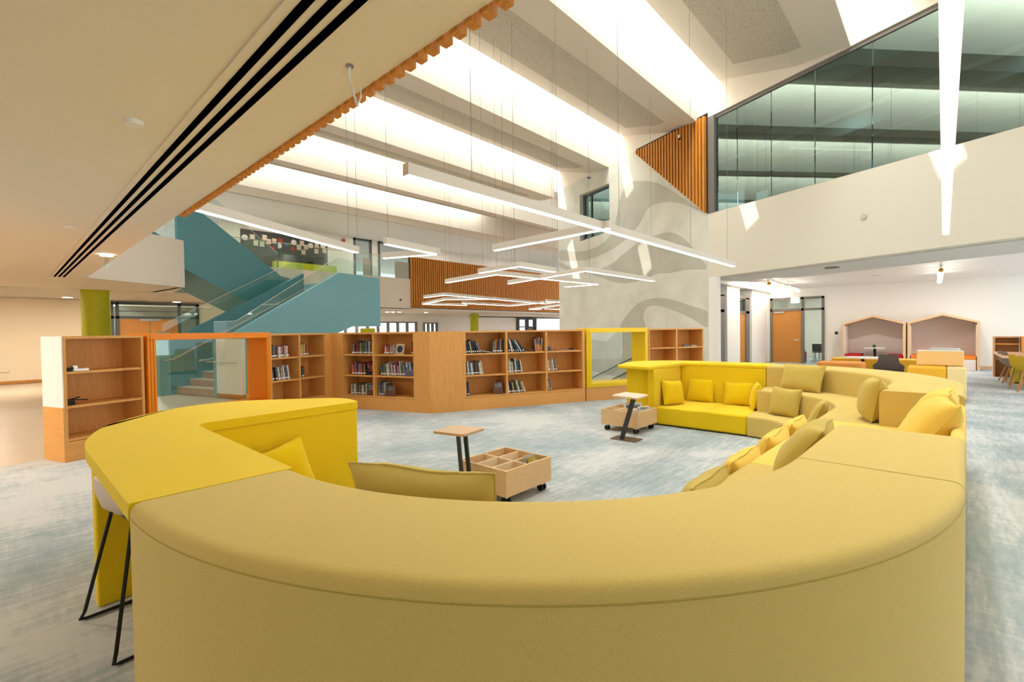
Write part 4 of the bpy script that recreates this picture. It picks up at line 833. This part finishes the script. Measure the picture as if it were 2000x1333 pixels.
# ground floor beyond: windows, columns, doors
YG = 33.0
wb = MB().box(24.0, 24.8, YG, YG+.2, 0, 3.1).box(26.2, 36.8, YG, YG+.2, 0, 3.1).box(17.6, 24, YG, YG+.2, 2.5, 3.1).box(24.8, 26.2, YG, YG+.2, 2.45, 3.1).box(36.8, 46, YG, YG+.2, 2.95, 3.1)
struct('wall_far_ground', wb, 'white_paint', 'pale ground floor wall below the far gallery')
for x0, x1, z1, n_, lb in ((17.6, 24.0, 2.5, 7, 'wide ground floor window with grey mullions beside the stair landing'), (24.8, 26.2, 2.45, 3, 'narrow ground floor window right of the wide one')):
    o = thing('window_4', lb, 'window', (x0, YG, 0)); o['kind'] = 'structure'; f_ = MB()
    for k in range(n_+1): x = x0+(x1-x0)*k/n_; f_.box(x-.06, x+.06, YG-.12, YG+.12, .2, z1)
    f_.box(x0, x1, YG-.1, YG+.1, z1-.1, z1).box(x0, x1, YG-.1, YG+.1, .1, .25)
    obj('mullions', f_, 'grey_frame', o); obj('pane', MB().box(x0, x1, YG+.05, YG+.06, .25, z1-.1), 'pane_clear', o)
o = thing('door_2', 'dark framed glazed door with taupe leaf beyond the three-bay bookcase', 'door', (37.6, YG, 0)); o['kind'] = 'structure'; f_ = MB()
for x in (36.8, 38.3, 39.6): f_.box(x-.1, x+.1, YG-.3, YG+.1, 0, 2.95)
f_.box(36.8, 39.7, YG-.3, YG+.1, 2.8, 2.95).box(36.8, 39.7, YG-.3, YG+.1, 1.98, 2.08)
obj('frame', f_, 'dark_frame', o); obj('leaf', MB().box(38.2, 39.5, YG-.05, YG, .02, 1.98), 'taupe_panel', o)
for px, y_, r_, lb in ((926.5, 28.5, .34, 'slim lime green column below the far slatted screen'), (718, 21.5, .36, 'lime green column partly hidden under the stair landing')):
    q = at(px, 630, y=y_); c_ = thing('column', lb, 'column', (q.x, y_, 0), 'lime columns'); c_['group'] = 'lime green columns'
    obj('shaft', MB().cyl(q.x, y_, 0, 3.08 if y_ > 25 else 1.84, r_, 32), 'lime_paint', c_, smooth=True)
q = at(1087, 617, y=31); t = thing('exit_sign', 'small green exit sign under the far gallery ceiling', 'sign', q); obj('panel', MB().box(q.x-.35, q.x+.35, 30.98, 31.0, q.z-.12, q.z+.16), 'green_sign', t); obj('stem', MB().box(q.x-.02, q.x+.02, 30.98, 31, q.z+.16, 3.08), 'steel', t)
for px, py in ((757, 610), (768, 610), (780, 610), (832, 611)):
    q = at(px, py, z=3.075); tag(obj('downlight', MB().cyl(q.x, q.y, 3.06, 3.078, .12, 16), 'down_glow'), 'tiny glowing downlight in the ceiling edge under the far gallery', 'downlight', 'tiny downlights under the far gallery')

# ---------------------------------------------------------------- rear wing at the right
ZR = 3.3
FW_ = 24.0
struct('ceiling_band', MB().loft([[wp(5.8, -.35), wp(-9, -.35), wp(-9, -2.6), wp(5.8, -2.6)], [p+Vector((0, 0, .3)) for p in (wp(5.8, -.35), wp(-9, -.35), wp(-9, -2.6), wp(5.8, -2.6))]]) , 'grey_ceiling', 'grey soffit band below the cream parapet', )
bpy.data.objects['ceiling_band'].location.z += 3.18
struct('ceiling_rear', MB().prism([(wall_u(-4)+1.2, -4), (30, -4), (30, 5.8), (wall_u(5.8)+1.2, 5.8)], ZR, ZR+.3), 'white_ceiling', 'white ceiling of the rear wing')
struct('ceiling_side', MB().prism([(16.0, 5.8), (30, 5.8), (30, 9), (17.2, 9)], ZR-.12, ZR+.2), 'grey_ceiling')
wb = MB().box(FW_, FW_+.2, -1.9, 3.78, 0, ZR).box(FW_, FW_+.2, 5.86, 6.4, 0, ZR).box(FW_, FW_+.2, 3.78, 5.86, 2.93, ZR)
struct('wall_back', wb, 'white_paint', 'white end wall of the rear wing')
struct('wall_right_corner', MB().box(FW_, FW_+.2, -5, -1.9, 0, ZR+1), 'white_paint')
struct('baseboard_back', MB().box(FW_-.02, FW_, -1.9, 3.75, 0, .1), 'nook_wood')
# side wall of recessed doors
YS = 6.0
struct('wall_side_rear', MB().box(16.3, FW_+.2, YS+.7, YS+.9, 0, ZR), 'white_paint')
for x0, x1, lb in ((18.55, 20.05, 'white wall pier between the two recessed doors'), (21.65, 24.0, 'white wall pier between recessed door and corner'), ):
    struct('wall_pier', MB().box(x0, x1, YS, YS+.7, 0, ZR), 'white_paint', lb)
for x0, x1, nm, lb in ((16.7, 18.5, 'door_3', 'recessed orange timber door nearest the concrete wall'), (20.1, 21.6, 'door_4', 'recessed orange timber door between white piers')):
    o = thing(nm, lb, 'door', ((x0+x1)/2, YS+.3, 0)); o['kind'] = 'structure'; f_ = MB()
    for x in (x0+.03, x1-.5): f_.box(x, x+(.05 if x < x1-.6 else .5), YS+.08, YS+.2, 0, 2.85)
    f_.box(x0, x1, YS+.08, YS+.2, 2.2, 2.3).box(x0, x1, YS+.08, YS+.2, 2.8, 2.9)
    obj('frame', f_, 'grey_frame', o); obj('leaf', MB().box(x0+.08, x1-.5, YS+.12, YS+.18, .02, 2.2), 'door_wood', o); obj('transom', MB().box(x0+.08, x1-.5, YS+.14, YS+.15, 2.3, 2.8), 'pane_teal', o)
    obj('handle', MB().tube([(x0+.2, YS+.1, 1.02), (x0+.34, YS+.1, 1.02)], .02, 8), 'steel', o)
# glazed door in the end wall
o = thing('door_5', 'orange timber door with glass side panel and overhead glazing in the end wall', 'door', (FW_, 4.8, 0)); o['kind'] = 'structure'; f_ = MB()
for y_ in (5.82, 4.58, 3.82): f_.box(FW_-.06, FW_+.1, y_-.05, y_+.05, 0, 2.93)
for z in (2.38, 2.88): f_.box(FW_-.06, FW_+.1, 3.78, 5.86, z-.05, z+.05)
obj('frame', f_, 'grey_frame', o); obj('leaf', MB().box(FW_-.02, FW_+.04, 4.63, 5.77, .02, 2.33), 'door_wood', o)
obj('glazing', MB().box(FW_+.02, FW_+.03, 3.87, 4.53, .02, 2.33).box(FW_+.02, FW_+.03, 3.87, 5.77, 2.43, 2.83), 'pane', o)
obj('handle', MB().tube([(FW_-.06, 4.72, 1.03), (FW_-.06, 4.9, 1.03)], .018, 8), 'steel', o); obj('closer', MB().box(FW_-.08, FW_-.02, 5.3, 5.7, 2.24, 2.31), 'steel', o)
struct('wall_room_beyond', MB().box(29, 29.1, 1, 8, 0, ZR).box(FW_+.2, 29, 6.7, 6.8, 0, ZR).box(FW_+.2, 29, 1, 1.1, 0, ZR), 'white_paint')
# furniture seen through the glass
def simple_chair(name, label, x, y, fc, seat_h, shell, leg, backh=.38, legs4=True, group=None):
    t = thing(name, label, 'chair', (x, y, 0), group); F = frame(x, y, fc)
    obj('seat', MB(F).box(-.22, .22, -.22, .22, seat_h-.03, seat_h), shell, t, bevel=.015); obj('backrest', MB(F).prism([(-.25, seat_h+.02), (-.21, seat_h+.02), (-.25, seat_h+backh), (-.29, seat_h+backh)], -.21, .21, 'y'), shell, t, bevel=.012)
    for sx in (-1, 1):
        for sy in (-1, 1): obj('leg', MB(F).tube([(sx*.17, sy*.17, seat_h-.03), (sx*.22, sy*.22, 0)], .013, 6), leg, t)
    return t
q = at(1583, 676, x=26); t = thing('meeting_table', 'white meeting table with thin legs beyond the glass door panel', 'table', (26.2, 3.75, 0))
obj('table_top', MB().box(25.6, 26.8, 3.0, 4.5, .72, .75), 'white_gloss', t)
for x, y in ((25.7, 3.1), (25.7, 4.4), (26.7, 3.1), (26.7, 4.4)): obj('leg', MB().box(x-.02, x+.02, y-.02, y+.02, 0, .72), 'steel', t)
simple_chair('meeting_chair', 'black chair beyond glass door panel, next to the door leaf', 25.3, 4.2, 0, .45, 'black', 'steel'); simple_chair('meeting_chair', 'black chair beyond glass door panel, next to the right frame', 25.9, 3.2, 100, .45, 'black', 'steel')
q = at(1571, 686, x=24.4); t = thing('fire_extinguisher', 'red fire extinguisher just beyond the glass door panel', 'fire extinguisher', (24.4, q.y, 0)); obj('cylinder', MB().cyl(24.4, q.y, .02, .5, .09, 20), 'fire_red', t, bevel=.02); obj('valve', MB().cyl(24.4, q.y, .5, .6, .03, 10), 'black', t)
# exit sign and switch
q = at(1553, 586, x=23.7); t = thing('exit_sign', 'white EXIT sign with green letters hanging above the glazed end door', 'sign', (23.7, q.y, q.z)); obj('panel', MB().box(23.69, 23.71, q.y-.17, q.y+.17, q.z-.14, q.z+.08), 'sign_white', t); obj('bracket', MB().box(23.66, 23.74, q.y-.17, q.y+.17, q.z+.08, q.z+.14), 'steel', t)
obj('bracket', MB().box(23.69, 23.71, q.y-.01, q.y+.01, q.z+.14, ZR), 'steel', t)
cu = bpy.data.curves.new('lettering', 'FONT'); cu.body = 'EXIT'; cu.size = .14; cu.extrude = .003; cu.align_x = 'CENTER'; cu.materials.append(MAT['green_sign'])
tmp = bpy.data.objects.new('tmp', cu); me_ = bpy.data.meshes.new_from_object(tmp); bpy.data.objects.remove(tmp); o_ = bpy.data.objects.new('lettering', me_); C.objects.link(o_); o_.parent = t; o_.location = (-.014, 0, -.115); o_.rotation_euler = (R(90), 0, R(-90))
for px, lb in ((1633.5, 'small dark wall switch between end door and left nook'),):
    q = at(px, 651, x=FW_-.02); t = thing('wall_switch', lb, 'switch', (FW_, q.y, q.z)); obj('plate', MB().box(FW_-.02, FW_, q.y-.05, q.y+.05, q.z-.06, q.z+.06), 'black', t); obj('rocker', MB().box(FW_-.026, FW_-.02, q.y-.03, q.y+.03, q.z-.03, q.z+.0), 'grey_frame', t)
q = at(1625, 523, z=3.17); tag(obj('speaker_grille', MB().cyl(q.x, q.y, 3.155, 3.18, .17, 24), 'grey_frame'), 'round recessed speaker in the grey soffit band', 'speaker')
q = at(1711, 538, z=ZR); tag(obj('ceiling_fitting', MB().cyl(q.x, q.y, ZR-.025, ZR, .14, 20), 'steel'), 'round flat fitting in white ceiling of the rear wing', 'ceiling fitting')
struct('ceiling_slot', MB().bar(at(1446, 556, z=ZR-.13), at(1556, 579, z=ZR-.13), .18, .03), 'down_glow', 'bright recessed light slot in the rear ceiling')
def bulb_rail(label, a, b, n_=4):
    t = thing('bulb_rail', label, 'lamp', (a+b)/2, 'ceiling rails with four tubular lamps'); d = (b-a)
    obj('rail', MB().bar(a, b, .05, .05), 'steel', t); 
    for f_ in (.1, .6): p = a+d*f_; obj('hanger', MB().tube([p, Vector((p.x, p.y, ZR))], .01, 6), 'steel', t)
    for k in range(n_):
        p = a+d*((k+.12)/n_); q_ = a+d*((k+.92)/n_); dz = Vector((0, 0, -.10))
        sk = obj('socket', MB().tube([p+dz*1.0, p+dz+d.normalized()*.08], .055, 14).tube([p, p+dz], .012, 6), 'brass', t)
        obj('tube', MB().tube([p+dz+d.normalized()*.08, q_+dz], .062, 14), 'bulb_glow', sk, smooth=True)
zz = 3.12; bulb_rail('ceiling rail with four glowing tubular lamps before the end door', at(1500, 547, z=zz), at(1540, 556, z=zz)*0+Vector((at(1500, 547, z=zz).x+4.6, at(1500, 547, z=zz).y+.05, zz)))
p_ = at(1838, 519, z=zz); bulb_rail('ceiling rail with four glowing tubular lamps above the right nook', p_, Vector((p_.x+4.6, p_.y+.05, zz)))
for x, y, wt in ((26.5, 4, 60), (20.5, 2, 55), (21.5, -.5, 45), (17.5, -3, 40)): lamp('rear_wing_fill', x, y, ZR-.03, wt*.8, .2, (1, .96, .91))  # one by the round fitting, the rest added to brighten the rear wing
for px, py in ((757, 610), (780, 610), (832, 611), (700, 612), (990, 615), (1060, 617)): q = at(px, py, z=3.07); lamp('far_downlight_fill', q.x, q.y+.6, 3.05, 45, .12)  # some at the tiny downlights, the rest added fill under the gallery
for x in (10, 17, 24, 31): lamp('far_gallery_fill', x, 27.5, 8.15, 90, .14)  # lamps added to brighten the far gallery, without fittings
# house-shaped nooks
def nook(y0, y1, label, seatm, xf=22.8):
    t = thing('seating_nook', label, 'seating nook', (xf, (y0+y1)/2, 0), 'house-shaped nooks on the end wall'); ym = (y0+y1)/2; e = .075; xb = FW_-.03
    prof = [(y0, 0), (y0, 1.72), (ym, 2.03), (y1, 1.72), (y1, 0)]; inn = [(y0+e, 0), (y0+e, 1.67), (ym, 1.95), (y1-e, 1.67), (y1-e, 0)]
    sh_ = MB(); n_ = 5
    sh_.raw([(xf, y, z) for y, z in prof]+[(xf, y, z) for y, z in inn]+[(xb, y, z) for y, z in prof]+[(xb, y, z) for y, z in inn],
      [(i, i+1, n_+i+1, n_+i) for i in range(4)]+[(2*n_+i, 2*n_+i+1, i+1, i) for i in range(4)]+[(n_+i, n_+i+1, 3*n_+i+1, 3*n_+i) for i in range(4)]+[(2*n_+i+1, 2*n_+i, 3*n_+i, 3*n_+i+1) for i in range(4)]+[(0, n_, 3*n_, 2*n_), (4, 2*n_+4, 3*n_+4, n_+4)])
    obj('shell', sh_, 'nook_wood', t)
    obj('lining', MB().prism(inn, xb-.03, xb, 'x').box(xf+.03, xb-.03, y0+e, y0+e+.02, .5, 1.6).box(xf+.03, xb-.03, y1-e-.02, y1-e, .5, 1.6), 'felt_grey', t)
    for a, c in ((y0+e+.02, y0+e+.5), (y1-e-.5, y1-e-.02)):
        obj('bench_box', MB().box(xf+.04, xb-.03, a, c, 0, .38), 'felt_grey', t); obj('seat_pad', MB().box(xf+.03, xb-.03, a, c, .382, .5), seatm, t, bevel=.02)
    return t
nook(1.03, 2.99, 'house-shaped wooden nook with red seat pads, left of the pair', 'red_fabric')
nook(-.93, .99, 'house-shaped wooden nook with orange seat pads, right of the pair', 'orange_fabric')
def ped_table(name, label, x, y, h, w_, round_=False, cat='table'):
    t = thing(name, label, cat, (x, y, 0)); 
    obj('table_top', MB().cyl(x, y, h-.03, h, w_/2, 32) if round_ else MB().box(x-w_/2, x+w_/2, y-w_/2, y+w_/2, h-.03, h), 'white_gloss', t)
    obj('post', MB().cyl(x, y, .02, h-.03, .045, 16), 'black_metal', t); obj('foot', MB().cyl(x, y, 0, .02, .2, 24), 'black_metal', t); return t
ped_table('nook_table', 'square white table on dark post inside the left nook', 23.4, 2.0, .75, .62)
p = Vector((23.4, 2.02, .751)); tag(obj('cup', MB().cyl(p.x, p.y, p.z, p.z+.11, .04, 16, .055), 'green_glass'), 'small dark green pot on the left nook table', 'pot')
q = at(1685, 698, z=.72); ped_table('round_table', 'round white table on a black post before the left nook', 18.6, at(1685, 698, x=18.6).y, at(1685, 698, x=18.6).z, 1.05, True)
q = at(1636, 709, x=17.2); tag(obj('ottoman', rounded and MB().prism(fillet([(16.8, 1.72), (16.8, 2.88), (17.9, 2.88), (17.9, 1.72)], [.3]*4), .04, q.z+.02), 'ottoman_orange', bevel=.04), 'low orange ottoman left of the round white table', 'ottoman')
q = at(1715, 703, x=19.6); t = thing('long_bench', 'long yellow bench behind the round white table', 'bench', (19.6, q.y, 0)); obj('seat', MB().box(19.3, 19.9, q.y-1.3, q.y+1.25, .1, q.z+.04), 'leather_yellow', t, bevel=.04); obj('plinth', MB().box(19.35, 19.85, q.y-1.2, q.y+1.2, 0, .1), 'black', t)
# dark swivel chair
xx = 15.4; q = at(1737, 705, x=xx); y_ = q.y; t = thing('lounge_chair', 'dark taupe shell chair between round white table and cream sofa', 'chair', (xx, y_, 0)); zt_ = at(1737, 692, x=xx).z
F = frame(xx, y_, 0); s_ = MB(F); w2 = at(1705, 705, x=xx).y-y_
s_.loft([[(x, a*hw, z) for a in (-1, -.5, 0, .5, 1)]+[(x+.04, a*hw, z) for a in (1, .5, 0, -.5, -1)] for x, z, hw in ((-.30, zt_, w2*.55), (-.32, zt_-.2, w2*.66), (-.30, zt_-.28, w2*.95), (-.22, .46, w2*.9), (-.05, .42, w2*.8))])
obj('shell', s_, 'taupe_shell', t, bevel=.01); obj('seat', MB(F).box(-.28, .3, -w2*.8, w2*.8, .40, .46), 'taupe_shell', t, bevel=.02)
for k in range(4): obj('leg', MB(F).tube([(0, 0, .4), (.28*math.cos(.785+1.571*k), .28*math.sin(.785+1.571*k), .0)], .018, 8), 'black_metal', t)
# cream sofa with yellow seat, its back panel towards the end wall
xx = 13.2
def yz(px, py, x): q_ = at(px, py, x=x); return q_.y, q_.z
(ya, za), (yb, zb2) = yz(1772, 716, xx), yz(1888, 722, xx)
t = thing('lounge_sofa', 'sofa with beige back, yellow seat and cream arm beyond the island', 'sofa', (xx, (ya+yb)/2, 0))
zs_ = za; zt2 = yz(1840, 686, xx+.55)[1]; yr = yz(1849, 735, xx)[0]
obj('seat', MB().box(xx, xx+.6, yr, ya, .12, zs_), 'leather_yellow', t, bevel=.04); obj('arm', MB().box(xx, xx+1.0, yb, yr-.005, .08, zs_-.005), 'leather_cream', t, bevel=.02)
yl = yz(1790, 690, xx+.6)[0]; yR = yz(1883, 690, xx+.6)[0]
obj('backrest', MB().prism([(xx+.5, zs_+.003), (xx+.62, zt2-.02), (xx+.68, zt2), (xx+.68, zs_+.003)], yR, yl, 'y'), 'leather_beige', t, bevel=.03); obj('back_shell', MB().box(xx+.683, xx+.80, yR, yl, .1, zt2+.01), 'leather_white', t, bevel=.03)
obj('plinth', MB().box(xx+.05, xx+.8, yb+.03, ya-.05, 0, .1), 'black', t)
xx = 16.5; (ya, za), (yb, _) = yz(1815, 680, xx), yz(1876, 680, xx); t = thing('lounge_sofa', 'white sofa back showing just above the beige sofa back', 'sofa', (xx, (ya+yb)/2, 0))
obj('backrest', MB().box(xx, xx+.15, yb, ya, .0, za), 'leather_white', t, bevel=.04); obj('seat', MB().box(xx+.16, xx+.8, yb, ya, .1, .45), 'leather_yellow', t, bevel=.04)
# shelf desk with chairs
q = at(1944, 722, z=0); dx, dy = 21.0, yz(1940, 700, 21.0)[0]; zt3 = yz(1945, 657, 21.0)[1]
t = thing('study_desk', 'wooden study desk with high back panel and end shelves at the right edge', 'desk', (20, dy-.5, 0))
obj('end_frame', MB().box(20.6, 21.0, dy-.02, dy+.02, 0, zt3).box(20.6, 21.0, dy-.02, dy-.55, zt3-.04, zt3).box(20.97, 21.0, dy-.55, dy, 0, zt3), 'nook_wood', t)
for z in (.55, 1.0): obj('shelf', MB().box(20.6, 20.97, dy-.54, dy-.02, z-.02, z+.02), 'oak', t)
obj('back_panel', MB().box(17.0, 21.0, dy-.62, dy-.56, 0, zt3), 'oak_flat', t)
obj('desk_top', MB().box(17, 20.55, dy-.555, dy+.06, .74, .77), 'table_wood', t)
obj('foot_panel', MB().box(17, 20.5, dy-.5, dy-.45, 0, .74), 'nook_wood', t)
def shell_chair(label, px, py, x, fc, shell):
    y = at(px, py, x=x).y; t = thing('shell_chair', label, 'chair', (x, y, 0), 'shell chairs at the study desk'); F = frame(x, y, fc); b = MB(F)
    b.loft([[(a_, s_*hw+0, z+c_*.0) for s_ in (-1, -.5, 0, .5, 1)]+[(a_+.02, s_*hw, z-.015) for s_ in (1, .5, 0, -.5, -1)] for a_, z, hw, c_ in ((-.27, .86, .16, 0), (-.25, .74, .22, 0), (-.21, .58, .25, 0), (-.14, .49, .25, 0), (0, .46, .24, 0), (.2, .46, .22, 0))])
    obj('shell', b, shell, t, smooth=True); obj('seat_pad', MB(F).box(-.12, .19, -.19, .19, .462, .49), shell, t, bevel=.02)
    for sx in (-1, 1):
        for sy in (-1, 1): obj('leg', MB(F).tube([(sx*.1, sy*.1, .44), (sx*.23, sy*.22, 0)], .018, 8), 'chair_wood', t)
shell_chair('grey shell chair with wooden legs, farther one at the study desk', 1979, 705, 19.0, -75, 'grey_shell'); shell_chair('grey shell chair with wooden legs beside the yellow ones at the desk', 1988, 705, 18.2, -75, 'grey_shell')
shell_chair('mustard shell chair with wooden legs at the study desk, whole back seen', 2006, 705, 16.8, -75, 'mustard_shell'); shell_chair('mustard shell chair cut by the right edge of the view', 2024, 705, 16.0, -75, 'mustard_shell')
tag(obj('pouf', MB().cyl(18.7, at(1980, 720, x=18.7).y-.25, .02, .42, .32, 28), 'lime_paint', bevel=.05), 'yellow-green pouf on the carpet below the grey desk chairs', 'pouf')
